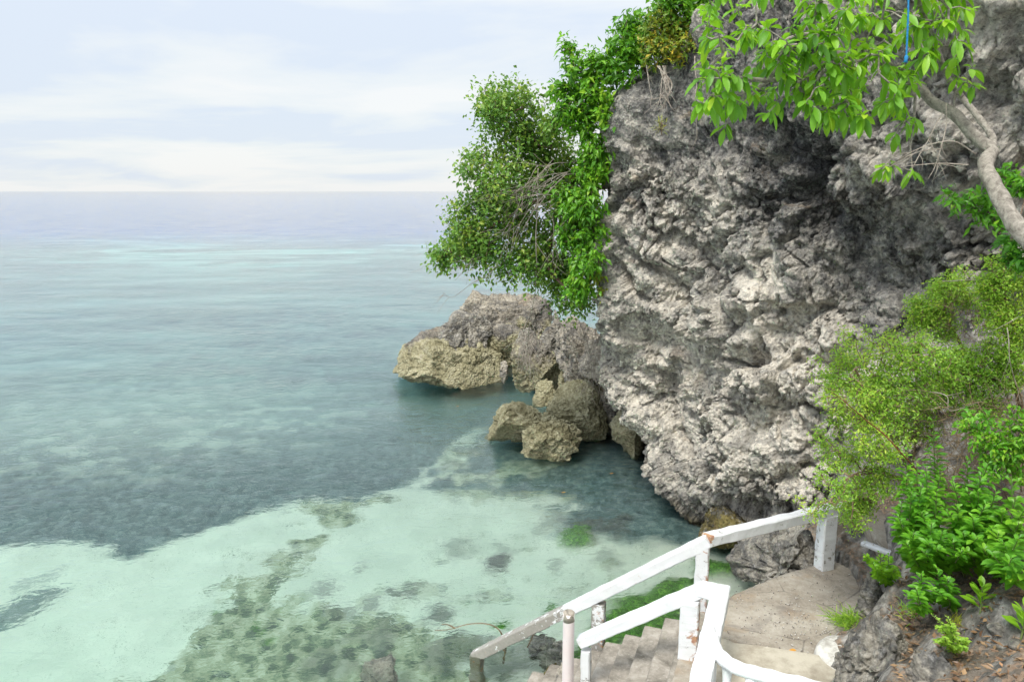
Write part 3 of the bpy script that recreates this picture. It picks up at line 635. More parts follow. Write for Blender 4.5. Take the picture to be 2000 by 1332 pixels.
def post_between(base, top, wx_, wy_, ang, n=16, seed=0):
    d = np.array([math.cos(ang), math.sin(ang), 0])
    # a vertical beam: reuse the section sweep
    base, top = np.array(base, float), np.array(top, float); t = np.linspace(0, 1, n)[:, None]; bw = .012; s2 = np.array([-d[1], d[0], 0])
    sec = np.array([d * x + s2 * y for x, y in [(-wx_ / 2 + bw, -wy_ / 2), (wx_ / 2 - bw, -wy_ / 2), (wx_ / 2, -wy_ / 2 + bw), (wx_ / 2, wy_ / 2 - bw), (wx_ / 2 - bw, wy_ / 2), (-wx_ / 2 + bw, wy_ / 2), (-wx_ / 2, wy_ / 2 - bw), (-wx_ / 2, -wy_ / 2 + bw)]])
    m = len(sec); V = ((base + (top - base) * t)[:, None] + sec[None]).reshape(-1, 3)
    V = V + .007 * np.stack([pn(V * 6 + seed, i) for i in range(3)], 1) + .003 * np.stack([pn(V * 22 + seed, i) for i in range(3)], 1)
    i = np.arange(n - 1)[:, None] * m + np.arange(m)[None]; j = np.arange(n - 1)[:, None] * m + (np.arange(m)[None] + 1) % m
    Q = np.stack([i, j, j + m, i + m], -1).reshape(-1, 4); k = np.arange(m)
    V = np.concatenate([V, [V[:m].mean(0)], [V[-m:].mean(0)]]); c0 = n * m
    T = np.concatenate([np.stack([(k + 1) % m, k, np.full(m, c0)], -1), np.stack([(n - 1) * m + k, (n - 1) * m + (k + 1) % m, np.full(m, c0 + 1)], -1)])
    return V, [Q, T]

# stair frame: goes down along SD, steps are wide along SW
A_ST = R(20)
SD = np.array([-math.cos(A_ST), math.sin(A_ST), 0]); SW = np.array([-math.sin(A_ST), -math.cos(A_ST), 0])   # SW points towards the camera
nose0 = atZ(1341, 1197, PZ)                            # far corner of the first nosing
F0 = atZ(1375, 1045, PZ + .84)                         # far rail, top corner
def fr(px, py): return onwall(px, py, F0, SD)
N0 = atZ(1368, 1137, PZ + .84)
def nr(px, py): return onwall(px, py, N0, SD)
st = empty('concrete_stair', nose0 + np.array([0, 0, -PZ]))
tag(st, 'weathered grey concrete steps going down into the green water between the white rails', 'stair')
RISE, RUN, WID = .152, .232, 1.32
for k in range(9):
    z1 = PZ - .012 - RISE * k
    a = nose0 + SD * (RUN * (k - 1) + .01) - SW * .10
    w = WID + (.5 if k == 0 else 0) + .1
    poly = [a, a + SD * (RUN + .06), a + SD * (RUN + .06) + SW * w, a + SW * w]
    # fine slab with a worn nosing
    na, nb = 40, 12; U, Wd = np.meshgrid(np.linspace(0, 1, na), np.linspace(0, 1, nb), indexing='ij')
    top = a + U[..., None] * SW * w + Wd[..., None] * SD * (RUN + .0)
    top = top.reshape(-1, 3); top[:, 2] = z1
    ed = Wd.ravel() > .99
    rs = []
    for dz_, off in [(-.0, 0), (-.02, .012), (-RISE * .55, .010), (-RISE - .10, .006)]:
        r_ = a + np.linspace(0, 1, na)[:, None] * SW * w + SD * (RUN + off); r_[:, 2] = z1 + dz_; rs.append(r_)
    ris = np.stack(rs, 1).reshape(-1, 3)
    e0 = a + np.linspace(0, 1, nb)[:, None] * SD * RUN
    e1 = e0.copy(); e0[:, 2] = z1; e1[:, 2] = z1 - RISE - .4; side_ = np.stack([e0, e1], 1).reshape(-1, 3)
    V, F = merge([(top, gridfaces(na, nb)[:, ::-1]), (ris, gridfaces(na, 4)), (side_, gridfaces(nb, 2))])
    V = V + .006 * np.stack([pn(V * 4, i) for i in range(3)], 1) + .0025 * np.stack([pn(V * 17, i + 3) for i in range(3)], 1)
    place('step', V, F, M['stair'], parent=st, smooth=False)
blk = [nose0 + SD * 0 - SW * .08, nose0 + SD * 1.95 - SW * .08, nose0 + SD * 1.95 + SW * 1.3, nose0 + SW * 1.3]
# body under the steps: a sloping slab
b0 = nose0 - SW * .08; V = []
for s_, zt in [(0, PZ - .2), (RUN * 8, PZ - .2 - RISE * 8)]:
    for w_ in (0, WID): V += [b0 + SD * s_ + SW * w_ + np.array([0, 0, zt - PZ]), b0 + SD * s_ + SW * w_ + np.array([0, 0, -1.0 - PZ])]
place('stair_body', np.array(V), np.array([[0, 1, 5, 4], [2, 6, 7, 3], [0, 4, 6, 2], [4, 5, 7, 6], [0, 2, 3, 1]]), M['stair'], parent=st, smooth=False)

# landing
edge = [(1325, 1215), (1400, 1188), (1420, 1163), (1470, 1140), (1530, 1117), (1600, 1098), (1660, 1085), (1760, 1075)]
pe = [atZ(*q, PZ) for q in edge]
pe2 = [atZ(1900, 1150, PZ), atZ(1900, 1420, PZ), atZ(1150, 1500, PZ), nose0 + SW * 1.9, nose0 + SW * 0.05]
land_poly = [q[:2] for q in pe + pe2]
lx = np.arange(.4, 6.2, .035); ly = np.arange(4.6, 10.2, .035); LX, LY = np.meshgrid(lx, ly, indexing='ij')
sdl = poly_sd(np.array(land_poly), LX.ravel(), LY.ravel()); pl = np.array(land_poly)
# densify outline, fan top with inner grid clipped
gx, gy = LX.ravel(), LY.ravel(); d_ = sdl + .025 * pn(np.c_[gx * 3, gy * 3, 0 * gx], 4) + .012 * pn(np.c_[gx * 11, gy * 11, 0 * gx], 5)
zt = PZ + .012 * fbm(np.c_[gx, gy, 0 * gx], 3, 6) - .03 * (1 - sstep(0, .05, d_))
Vg = np.stack([gx, gy, np.where(d_ > 0, zt, np.maximum(PZ + d_ * 14, -1.2))], 1)
Fg = gridfaces(len(lx), len(ly)); keep = (Vg[Fg][:, :, 2].max(1) > -1.15); Fg = Fg[keep]
used, inv = np.unique(Fg, return_inverse=True); Vg = Vg[used]; Fg = inv.reshape(-1, 4)
ln = place('landing', Vg, Fg, M['concrete'], origin=tuple(atZ(1530, 1200, 0)))
tag(ln, 'worn tan concrete landing scattered with grit beside the cliff', 'landing', kind='structure')
# upper cream step towards the viewer
up = [atZ(1395, 1262, PZ + .0), atZ(1430, 1276, PZ), atZ(1500, 1284, PZ), atZ(1592, 1300, PZ), atZ(1640, 1310, PZ), atZ(1640, 1500, PZ), atZ(1360, 1500, PZ)]
V, F = hull_prism(up, PZ - .3, PZ + .14, .03)
us = place('concrete_step', V, F, M['cream'], smooth=False); tag(us, 'low cream concrete step between the landing and the viewer', 'step')
# round white kerb
kc = atZ(1632, 1300, PZ); th = np.linspace(0, 2 * np.pi, 64, endpoint=False)
prof = [(.26, -.3), (.29, .0), (.30, .07), (.29, .13), (.262, .165), (.22, .178), (.10, .182), (0.001, .183)]
V = np.concatenate([np.c_[kc[0] + .12 + r_ * 1.1 * np.cos(th), kc[1] - .05 + r_ * 1.25 * np.sin(th), np.full(64, PZ + z_)] for r_, z_ in prof])
V = V + .012 * np.stack([pn(V * 5, i) for i in range(3)], 1)
i = np.arange(len(prof) - 1)[:, None] * 64 + np.arange(64)[None]; j = np.arange(len(prof) - 1)[:, None] * 64 + (np.arange(64)[None] + 1) % 64
place_k = place('kerb_block', V, np.stack([i, j, j + 64, i + 64], -1).reshape(-1, 4), None)
tag(place_k, 'rounded whitewashed concrete kerb against the grey outcrop', 'kerb')
m_, nt = mat_new('whitewash'); N = NT(nt); p = N.pos()
c_ = N.mix(N.ramp(N.noise(p, 6, 7, .7), [(.45, 0.0), (.62, 1.0)]), (.60, .59, .54), (.36, .34, .30))
c_ = N.mix(N.ramp(N.vor(p, 14), [(.04, 1.0), (.12, 0.0)]), c_, (.15, .14, .12))
N.out(N.bsdf(c_, .85, N.bump(N.noise(p, 24, 6, .7), .5, .01), .2)); M['whitewash'] = m_; place_k.data.materials.append(m_)

# far railing
FT = .135
Rd = atZ(1622, 986, PZ + .84) - F0; Rd[2] = 0; Rdu = Rd / np.linalg.norm(Rd); Rs = np.array([-Rdu[1], Rdu[0], 0])
far = empty('railing', (F0[0], F0[1], PZ)); tag(far, 'farther white rail with flaking beam, running from the water up to the cliff path', 'railing')
a_top = F0.copy(); a_end = fr(922, 1272); joint = fr(1112, 1180)
def beam(name, a, b, w, h_, side, mat, par, label=None, wear=None, rust=None, seed=0, n=60):
    V, F = box_between(a, b, w, h_, side, n, seed=seed); L = np.linalg.norm(np.array(b) - a); t = ((V - a) @ (np.array(b) - a)) / L / L
    o = place(name, V, F, mat, parent=par, smooth=False, attrs={'wear': wear(t, V) if wear else 0 * t, 'rust': rust(t, V) if rust else 0 * t})
    if label: o['label'] = label
    return o
beam('handrail', a_top + SD * -.02, a_end, .135, FT, SW, M['white'], far, 'sloping beam, bare weathered concrete at its lower end', wear=lambda t, V: -.06 + .26 * sstep(.50, .66, t + .05 * pn(V * 4, 3)) * (1 - 0), seed=3, n=90)
beam('handrail', a_top + Rdu * .03, a_top + Rdu * (np.linalg.norm(Rd) + .45), .14, FT, Rs, M['white'], far, wear=lambda t, V: -.03 + 0 * t, rust=lambda t, V: .5 * (1 - sstep(.0, .04, t)), seed=5)
def post(par, top, hgt, w=.16, w2=.15, ang=None, mat='white', wear=0, rust=0, seed=0, label=None, name='post'):
    top = np.array(top, float); base = top - np.array([0, 0, hgt]); V, F = post_between(base, top, w, w2, ang if ang is not None else math.atan2(SD[1], SD[0]), seed=seed, n=40)
    dd = (V[:, 2] - base[2]) / hgt; d0 = (V - base) @ SD
    o = place(name, V, F, M[mat], parent=par, smooth=False, attrs={'wear': np.full(len(V), wear) + .05 * (1 - dd), 'rust': .36 * rust * (sstep(.03, .07, -d0)) + .25 * rust * (1 - sstep(0, .10, dd))}); 
    if label: o['label'] = label
    return o
post(far, a_top + SD * .005 - np.array([0, 0, FT - .01]), 1.35, .15, .13, wear=.0, rust=.9, seed=1)
p2 = fr(1170, 1158); post(far, p2 - np.array([0, 0, .13]), .68, .16, .13, wear=.10, rust=.8, seed=2, label='post with much of its paint flaked off')
p3 = fr(931, 1262); post(far, p3 - np.array([0, 0, .12]), 1.2, .16, .14, mat='brownpost', rust=.1, seed=4, label='bare brown stained post standing in the water')
p4 = F0 + Rd * .985; post(far, p4 - np.array([0, 0, FT - .01]), .76, .19, .17, ang=math.atan2(Rdu[1], Rdu[0]) - .15, wear=.0, seed=7)
# near railing
near = empty('railing', (N0[0], N0[1], PZ)); tag(near, 'nearer white rail, all freshly painted beams with a square corner post', 'railing')
nend = nr(1128, 1243)
beam('handrail', N0 + SD * -.02, nend, .14, .12, SW, M['white'], near, wear=lambda t, V: -.07 + 0 * t, seed=13)
cn = atZ(1408, 1148, PZ + .84)
K2 = cn - N0; K2[2] = 0; k2 = K2 / np.linalg.norm(K2); ks = np.array([-k2[1], k2[0], 0])
beam('handrail', N0 - k2 * .0, N0 + k2 * (np.linalg.norm(K2) - .01), .15, .13, ks, M['white'], near, wear=lambda t, V: -.07 + 0 * t, seed=14, n=20)
ce = atZ(1372, 1300, PZ + .86)
dv = ce - cn; dv[2] = 0; dvu = dv / np.linalg.norm(dv); dvs = np.array([-dvu[1], dvu[0], 0])
beam('handrail', cn - dvu * .07, cn + dvu * (np.linalg.norm(dv) + .12), .17, .14, dvs, M['white'], near, wear=lambda t, V: -.09 + 0 * t, seed=15)
post(near, nr(1350, 1146) - np.array([0, 0, .12]), 1.05, .19, .14, wear=-.03, rust=.9, seed=8)
post(near, cn + dvu * .75 - np.array([0, 0, .13]), .95, .12, .12, wear=-.03, rust=.3, seed=9, ang=math.atan2(dvu[1], dvu[0]))
post(near, nend + -SD * .10 - np.array([0, 0, .13]), 1.1, .10, .10, wear=-.0, rust=1.0, seed=10, label='short rust streaked end post')
# pipe post
pt = onwall(1111, 1196, nend + SW * .12, SD); pp = empty('pipe_post', (pt[0], pt[1], -.2)); tag(pp, 'pinkish white round pipe post filled with concrete at the nearer rail end', 'post')
V, F = tube([pt + np.array([0, 0, z_]) for z_ in np.linspace(-1.7, -.0, 16)], .062, 28); 
place('pipe', V, F, M['pvc'], parent=pp, attrs={'wear': .0 * V[:, 2], 'rust': 0 * V[:, 2]})
V, F = tube([pt + np.array([0, 0, z_]) for z_ in (-.09, -.02, .004, .018)], [.0632, .0632, .063, .048], 28); V = V + .006 * np.stack([pn(V * 14, i) for i in range(3)], 1)
place('concrete_fill', V, F, M['concrete'], parent=pp)
# curved pipe rail towards the viewer
zr = PZ + .83
cp = [atZ(1384, 1228, zr), atZ(1392, 1250, zr + .02), atZ(1402, 1275, zr), atZ(1432, 1300, zr), atZ(1475, 1314, zr), atZ(1530, 1328, zr), atZ(1620, 1350, zr), atZ(1720, 1380, zr)]
cr = catmull(cp, 60); pr = empty('pipe_railing', (cr[0][0], cr[0][1], PZ)); tag(pr, 'thick white painted pipe rail curving away to the right at the bottom edge', 'railing')
V, F = tube(cr, .058 + .003 * np.sin(np.arange(60)), 22); V = V + .007 * np.stack([pn(V * 9, i) for i in range(3)], 1)
place('handrail', V, F, M['pipe_white'], parent=pr, attrs={'wear': 0 * V[:, 0], 'rust': 0 * V[:, 0]})
for t_ in (3, 12, 21, 32, 44):
    q = cr[t_]; V, F = tube([q + np.array([.03 * math.sin(z_ * 3 + t_), .02 * z_, z_]) for z_ in np.linspace(-.9, -.03, 12)], [.032] * 9 + [.034, .042, .052], 14)
    V = V + .006 * np.stack([pn(V * 9, i) for i in range(3)], 1)
    place('baluster', V, F, M['pipe_white'], parent=pr, attrs={'wear': 0 * V[:, 0], 'rust': .2 * (V[:, 2] < q[2] - .3)})

# ------------------------------------------------------------------ bank of soil and rubble on the right
ctl = [(1660, 1118, 8.8), (1700, 1060, 8.95), (1640, 1068, 9.3), (1720, 1150, 7.9), (1700, 1230, 6.95), (1640, 1330, 6.1), (1760, 1210, 6.6), (1770, 1280, 5.9), (1790, 1340, 5.3), (1860, 1250, 5.7), (1900, 1320, 4.9),
       (2000, 1290, 4.7), (2000, 1150, 5.6), (1880, 1130, 6.7), (1800, 1060, 7.9), (1760, 1000, 8.9), (1850, 950, 8.3), (2000, 990, 6.9), (2000, 900, 8.2), (1900, 960, 8.6), (1820, 990, 9.3), (2100, 840, 8.0),
       (2200, 900, 6.0), (2300, 1200, 4.2), (2200, 1400, 3.6), (1950, 1420, 4.0), (2500, 900, 5.4), (2700, 1300, 3.4), (1720, 990, 9.7), (1690, 1030, 9.5)]
Cb = np.array([atY(*q) for q in ctl]); extra = np.array([[1.6, 5.0, .6], [2.3, 4.0, 1.0], [2.6, 3.0, 2.0], [4, 1.5, 3.6], [6, 0, 4.2], [8, 3, 5.2], [8, 6, 5.6], [8, 9, 6], [6.3, 10, 5.2], [3.2, 9.9, .2], [2.6, 8.8, .1], [4.2, 10.6, 1.0], [5.2, 10.6, 3]])
Cb = np.concatenate([Cb, extra]); bx = np.arange(1.5, 8.5, .03); by = np.arange(1.5, 10.6, .03); BX, BY = np.meshgrid(bx, by, indexing='ij'); X_, Y_ = BX.ravel(), BY.ravel()
num = np.zeros_like(X_); den = np.zeros_like(X_)
for c in Cb:
    w_ = 1 / (((X_ - c[0]) ** 2 + (Y_ - c[1]) ** 2) + .02) ** 1.7; num += w_ * c[2]; den += w_
BH = num / den
sdb = poly_sd(np.array([q[:2] for q in [atZ(1300, 1180, PZ), atZ(1420, 1130, PZ), atZ(1600, 1085, PZ), atZ(1650, 1110, PZ), atZ(1683, 1160, PZ), atZ(1655, 1225, PZ), atZ(1600, 1275, PZ), atZ(1620, 1330, PZ), atZ(1600, 1500, PZ), atZ(1000, 1500, PZ)]]), X_, Y_)
BH = np.where(sdb > -.05, np.minimum(BH, PZ - .12), BH); k_ = sstep(.05, .5, -sdb); BH = np.minimum(BH, PZ + .02 + (BH - PZ) * k_ + (1 - k_) * .10)
PB = np.stack([X_, Y_, BH], 1)
bh = BH + .09 * fbm(PB * 1.4, 4, 12) + .05 * (np.abs(pn(PB * 5, 13)) - .2) + .03 * pn(PB * 11, 14) + .012 * pn(PB * 25, 15)
bh = np.where(sdb > -.05, BH, bh)
m_, nt = mat_new('leaf_litter_soil'); N = NT(nt); p = N.pos()
c_ = N.ramp(N.noise(p, 3.5, 9, .72, .3), [(.35, (.075, .06, .045)), (.50, (.17, .145, .115)), (.64, (.31, .285, .245)), (.74, (.45, .42, .38))])
v_ = N.n('ShaderNodeTexVoronoi', {'Vector': p, 'Scale': 32.0}); sp_ = N.n('ShaderNodeSeparateColor', {0: v_.outputs['Color']}).outputs[0]
c_ = N.mix(N.ramp(sp_, [(.62, 0.0), (.64, .75)]), c_, N.mix(N.noise(p, 40, 2), (.16, .085, .04), (.44, .34, .25)))
c_ = N.mix(N.ramp(N.vor(p, 60), [(.1, .6), (.25, 0.0)]), c_, (.04, .03, .02))
nz = N.n('ShaderNodeSeparateXYZ', {0: N.n('ShaderNodeNewGeometry').outputs['Normal']}).outputs[2]
rk = N.ramp(N.noise(p, 5, 9, .7, .4), [(.36, (.06, .058, .052)), (.5, (.20, .19, .17)), (.66, (.48, .455, .41))])
c_ = N.mix(N.n('ShaderNodeMapRange', {0: N.math('ADD', nz, N.math('MULTIPLY', N.noise(p, 3, 4), .3)), 1: .98, 2: .80, 3: 0.0, 4: 1.0}).outputs[0], c_, rk)
N.out(N.bsdf(c_, .95, N.bump(N.math('ADD', N.noise(p, 20, 8, .75), N.math('MULTIPLY', sp_, .4)), .9, .03), .1)); M['soil'] = m_
Fb = gridfaces(len(bx), len(by)); kp = ~((sdb[Fb].min(1) > .08) | (X_[Fb].max(1) < atZ(1600, 1500, PZ)[0] + .1 + .0 * 1) | ((X_[Fb].max(1) < 4.05) & (Y_[Fb].min(1) > 8.3))); Fb = Fb[kp]
bank = place('bank', np.stack([X_, Y_, bh], 1), Fb, M['soil'], origin=(5, 6, 2)); tag(bank, kind='structure')
def bankz(x, y):
    i = np.clip(((np.asarray(x) - 1.5) / .03).astype(int), 0, len(bx) - 1); j = np.clip(((np.asarray(y) - 1.5) / .03).astype(int), 0, len(by) - 1)
    return bh.reshape(len(bx), len(by))[i, j]
def onbank(px, py):                                   # first point where the line of sight meets the bank
    d = ray(px, py)
    for Y in np.arange(2, 11, .02):
        q = O + d * (Y / d[1])
        if q[2] < bankz(q[0], q[1]): return q
    return atY(px, py, 8)
# outcrops
boulder('outcrop', 'sharp grey coral outcrop at the edge of the landing, beside the whitewashed kerb', 1622, 1800, 1142, 1345, 5.75, M['grey'], .55, 71, None, n=110, zb=1.2, sink=.3, facets=11, tilt=.12, flare=.15, rough=1.3, square=.95, cat='outcrop')
boulder('outcrop', 'grey and white outcrop at the bottom edge below the soil', 1770, 1900, 1290, 1400, 4.9, M['grey'], .35, 73, None, n=72, zb=1.6, facets=8, rough=1.2, cat='outcrop')
boulder('stone', 'dark brown lump of rock behind the landing by the broad leaved plants', 1672, 1742, 1108, 1165, 7.6, M['grey'], .28, 75, None, n=48, zb=1.2, cat='stone')
boulder('stone', 'buff stone resting at the top of the grey outcrop', 1778, 1812, 1246, 1276, 5.5, M['pale'], .08, 77, None, n=32, zb=2.3, cat='stone')
for lab, px, py, r_, mt, sd_ in [('small grey stone by the dry leaves under the seedling', 1945, 1235, .075, 'grey', 81), ('buff angular stone half buried in the soil', 1850, 1287, .05, 'pale', 82), ('small grey pebble near the right bottom corner', 1985, 1262, .06, 'grey', 83)]:
    q = onbank(px, py); V, F = cubesphere(20); V = V * np.array([r_, r_, r_ * .7]); V = V + V * (.5 * pn(V * 9 + sd_, 3))[:, None]; 
    tag(place('stone', V + q + np.array([0, 0, r_ * .3]), F, M[mt]), lab, 'stone')
# masonry remains behind the end post
q0 = atY(1668, 1080, 9.55)
V, F = box_between(atY(1662, 975, 9.5), atY(1662, 1090, 9.5), .24, .2, (1, 0, 0), 30, seed=4, jit=.02)
tag(place('concrete_pillar', V, F, M['concrete']), 'stub of unpainted concrete pillar behind the last white post', 'pillar')
V, F = box_between(atY(1690, 985, 9.3), atY(1755, 1080, 8.6), .35, .16, (1, .4, 0), 30, seed=6, jit=.02)
tag(place('concrete_slab', V, F, M['concrete']), 'tilted tan concrete slab under the feathery bush', 'slab')
V, F = box_between(atY(1686, 1056, 8.8), atY(1742, 1078, 8.5), .10, .05, (0, 1, 0), 20, seed=7)
tag(place('white_board', V, F, M['white'], attrs={'wear': 0 * V[:, 0], 'rust': 0 * V[:, 0]}), 'short white painted board lying by the landing under the leaves', 'board')

# ================================================================== PLANTS
def leaves(P, D, Nr, L, W, droop=.3, fold=.15, kind='broad'):
    P, D, Nr = (np.asarray(a, float) for a in (P, D, Nr)); n = len(P); L = np.broadcast_to(L, n); W = np.broadcast_to(W, n); droop = np.broadcast_to(droop, n)
    D = D / (np.linalg.norm(D, axis=1)[:, None] + 1e-9); Sd = np.cross(D, Nr); Sd /= np.linalg.norm(Sd, axis=1)[:, None] + 1e-9; Nr = np.cross(Sd, D)
    Z = np.array([0, 0, 1.0])
    def cen(t): return P + D * (L * t)[:, None] - Z * (droop * L * t * t)[:, None]
    def lr(t, w):
        c = cen(t); o = Sd * (W * w * .5)[:, None]; u = Nr * (W * w * fold)[:, None]
        return c - o + u, c, c + o + u
    if kind == 'tiny':
        c = cen(.5); o = Sd * (W * .5)[:, None] + 0; V = np.stack([P, c - o, cen(1.0), c + o], 1); k = np.arange(n)[:, None] * 4
        return V.reshape(-1, 3), k + np.array([[0, 1, 2, 3]]), 4
    if kind == 'small':
        a, b, c = lr(.5, 1.0); V = np.stack([P, a, b, c, cen(1.0)], 1); k = (np.arange(n) * 5)[:, None, None]
        return V.reshape(-1, 3), (k + np.array([[0, 1, 2], [0, 2, 3], [1, 4, 2], [2, 4, 3]])[None]).reshape(-1, 3), 5
    st_ = [(.12, .22), (.38, .82), (.62, 1.0), (.84, .68)]; V = [P]
    for t, w in st_: V += list(lr(t, w))
    V.append(cen(1.0)); V = np.stack(V, 1); k = (np.arange(n) * 14)[:, None, None]
    T = np.array([[0, 1, 2], [0, 2, 3], [10, 13, 11], [11, 13, 12]])
    Q = np.array([[1 + 3 * i, 4 + 3 * i, 5 + 3 * i, 2 + 3 * i] for i in range(3)] + [[2 + 3 * i, 5 + 3 * i, 6 + 3 * i, 3 + 3 * i] for i in range(3)])
    return V.reshape(-1, 3), [(k + Q[None]).reshape(-1, 4), (k + T[None]).reshape(-1, 3)], 14

def unit(a): return a / (np.linalg.norm(a, axis=-1, keepdims=True) + 1e-9)
def grow(trunks, tips, seg=.22, jit=.18, sag=.05, rg=None):
    """trunks: list of polylines; tips joined one after another to the nearest branch"""
    rg = rg or np.random.default_rng(1)
    P, par = [], []
    for tr in trunks:
        first = len(P)
        for i, q in enumerate(tr):
            if i == 0 and first:
                d = np.linalg.norm(np.array(P) - q, axis=1); par.append(int(d.argmin())); P.append(np.array(q))
            else: P.append(np.array(q)); par.append(len(P) - 2 if i else -1)
    P = [np.array(q, float) for q in P]; root = P[0]; A = np.array(P); ends = []
    dist = np.array([np.min(np.linalg.norm(A - t, axis=1)) for t in tips]); order = np.argsort(dist + rg.random(len(tips)) * .15)
    A = np.zeros((len(P) + len(tips) * 12, 3)); n = len(P); A[:n] = P
    for ti in order:
        t = tips[ti]; d = np.linalg.norm(A[:n] - t, axis=1) + .12 * np.linalg.norm(A[:n] - root, axis=1); b = int(d.argmin()); L = np.linalg.norm(A[b] - t)
        k = int(min(11, max(2, round(L / seg)))); q0 = A[b]; off = rg.normal(size=3) * jit * L * .5 + np.array([0, 0, sag * L]); prev = b
        for i in range(1, k + 1):
            u = i / k; q = q0 + (t - q0) * u + off * (4 * u * (1 - u)) + (rg.normal(size=3) * .02 if i < k else 0)
            A[n] = q; par.append(prev); prev = n; n += 1
        ends.append(prev)
    par = np.array(par); cnt = np.zeros(n)
    for e_ in ends: cnt[e_] += 1
    for i in range(n - 1, -1, -1):
        if par[i] >= 0 and par[i] < i: cnt[par[i]] += cnt[i]
    return A[:n], par, np.maximum(cnt, 1), ends
def inblobs(blobs, n, rg, shell=.35):
    w = np.array([(b[3] if np.isscalar(b[3]) else max(b[3])) ** 1.7 for b in blobs]); w /= w.sum(); out = []
    for i in rg.choice(len(blobs), n, p=w):
        px, py, Y, r = blobs[i][:4]; c = atY(px, py, Y); d = unit(rg.normal(size=3)); rr = (shell + (1 - shell) * rg.random()) * r
        out.append(c + d * rr * np.array([1, 1, 1]))
    return np.array(out)
def plant(name, label, cat, trunks, blobs, ntips, lf, mat, bark, seed=0, twr=.0035, tpow=.42, group=None, trunk_r=None, per=12, kind='small', llen=.1, lw=.45, droop=.3, spread=.1, seg=.22, tips=None, updown=.3, whorl=False, jit=.18, stem_name='branches', tintb=0.0, rmax=.2):
    rg = np.random.default_rng(seed); T = inblobs(blobs, ntips, rg) if tips is None else np.array(tips)
    A, par, cnt, ends = grow(trunks, T, seg, jit, rg=rg); root = trunks[0][0]
    e_ = empty(name, root); tag(e_, label, cat, group)
    r = np.minimum(twr * cnt ** tpow, rmax); ok = np.where(par >= 0)[0]
    V, F = sticks(A[par[ok]], A[ok], np.minimum(r[par[ok]], r[ok] * 1.35), r[ok], 5); parts = [(V, F)]
    if trunk_r is not None:
        parts = [(V, F)]
        for tr, (ra, rb) in zip(trunks, trunk_r):
            c = catmull(tr, len(tr) * 9); Vt, Ft = tube(c, np.linspace(ra, rb, len(c)) * (1 + .05 * np.sin(np.arange(len(c)) * .7) * (ra > .02)), 14); Vt = Vt + np.stack([pn(Vt * 11, i) for i in range(3)], 1) * ra * .09; parts.append((Vt, Ft))
    V, F = merge(parts); place(stem_name, V, F, bark, parent=e_)
    # leaves along the last pieces of every twig
    P, D, Nn_ = [], [], []
    for k in ends:
        a = A[k]; b = A[par[k]] if par[k] >= 0 else a - np.array([0, 0, .1]); ax = unit(a - b)
        if whorl:
            m = per + rg.integers(-1, 2); ph = rg.random() * 6.28; base = a
            s1 = unit(np.cross(ax, [0, 0, 1.0]) + 1e-3); s2 = np.cross(ax, s1)
            for j in range(m):
                th = ph + 6.283 * j / m + rg.normal() * .2; o = s1 * math.cos(th) + s2 * math.sin(th)
                d = unit(o * .95 + ax * (.25 + .4 * rg.random()) + np.array([0, 0, -.25 - .5 * rg.random()])); P.append(base - ax * rg.random() * .05); D.append(d); Nn_.append(unit(np.array([0, 0, 1.0]) + .3 * rg.normal(size=3) + o * .4))
        else:
            for j in range(per):
                u = rg.random() * 1.3; q = a + (b - a) * u + rg.normal(size=3) * spread * .5; o = unit(rg.normal(size=3) + ax * .6 + np.array([0, 0, updown])); P.append(q); D.append(o); Nn_.append(unit(rg.normal(size=3) * .55 + np.array([-.25, -.45, 1.0])))
    n = len(P); L = llen * rg.uniform(.6, 1.2, n); V, F, m = leaves(P, D, Nn_, L, L * lw, droop * rg.uniform(.4, 1.5, n), .16, kind)
    P = np.array(P); ti = np.clip(.48 + tintb + .38 * fbm(P * 1.6 + seed, 3, 3) + rg.normal(size=n) * .26, 0, 1)
    place(lf, V, F, mat, parent=e_, attrs={'tint': np.repeat(ti, m)}, smooth=(kind == 'broad'))
    return e_
def pxl(L): return [atY(*q) for q in L]

M['leaf_tree'] = leaf_mat('broad_tree_leaf', (.07, .22, .015), (.19, .45, .025), (.34, .62, .035), .42)
M['leaf_mid'] = leaf_mat('shrub_leaf', (.05, .14, .02), (.13, .29, .04), (.27, .43, .06), .32)
M['leaf_bright'] = leaf_mat('vine_leaf', (.05, .18, .012), (.14, .37, .022), (.27, .54, .035), .36)
M['leaf_feather'] = leaf_mat('feathery_leaf', (.14, .32, .035), (.29, .52, .055), (.48, .68, .085), .42)
M['leaf_herb'] = leaf_mat('herb_leaf', (.045, .18, .015), (.13, .38, .025), (.25, .55, .035), .38)
M['leaf_orange'] = leaf_mat('orange_tipped_leaf', (.06, .15, .02), (.19, .33, .03), (.48, .40, .04), .3)
M['leaf_yellow'] = leaf_mat('yellow_vine_leaf', (.22, .30, .03), (.40, .46, .05), (.58, .58, .08), .35)
M['dry'] = leaf_mat('dry_leaf', (.10, .05, .025), (.22, .13, .07), (.42, .28, .15), .15)
M['bark'] = wood_mat('grey_bark', (.13, .115, .095), (.38, .35, .30), 22)
M['twig'] = wood_mat('brown_twig', (.09, .06, .04), (.24, .18, .13), 20)
M['dead'] = wood_mat('bleached_twig', (.24, .20, .16), (.46, .42, .36), 20)
M['redstem'] = wood_mat('red_brown_stem', (.10, .03, .015), (.22, .08, .04), 20)
M['drytwig'] = wood_mat('dry_tan_twig', (.14, .095, .055), (.34, .25, .16), 20)
M['greenstem'] = wood_mat('green_stem', (.10, .16, .04), (.22, .26, .10), 20)

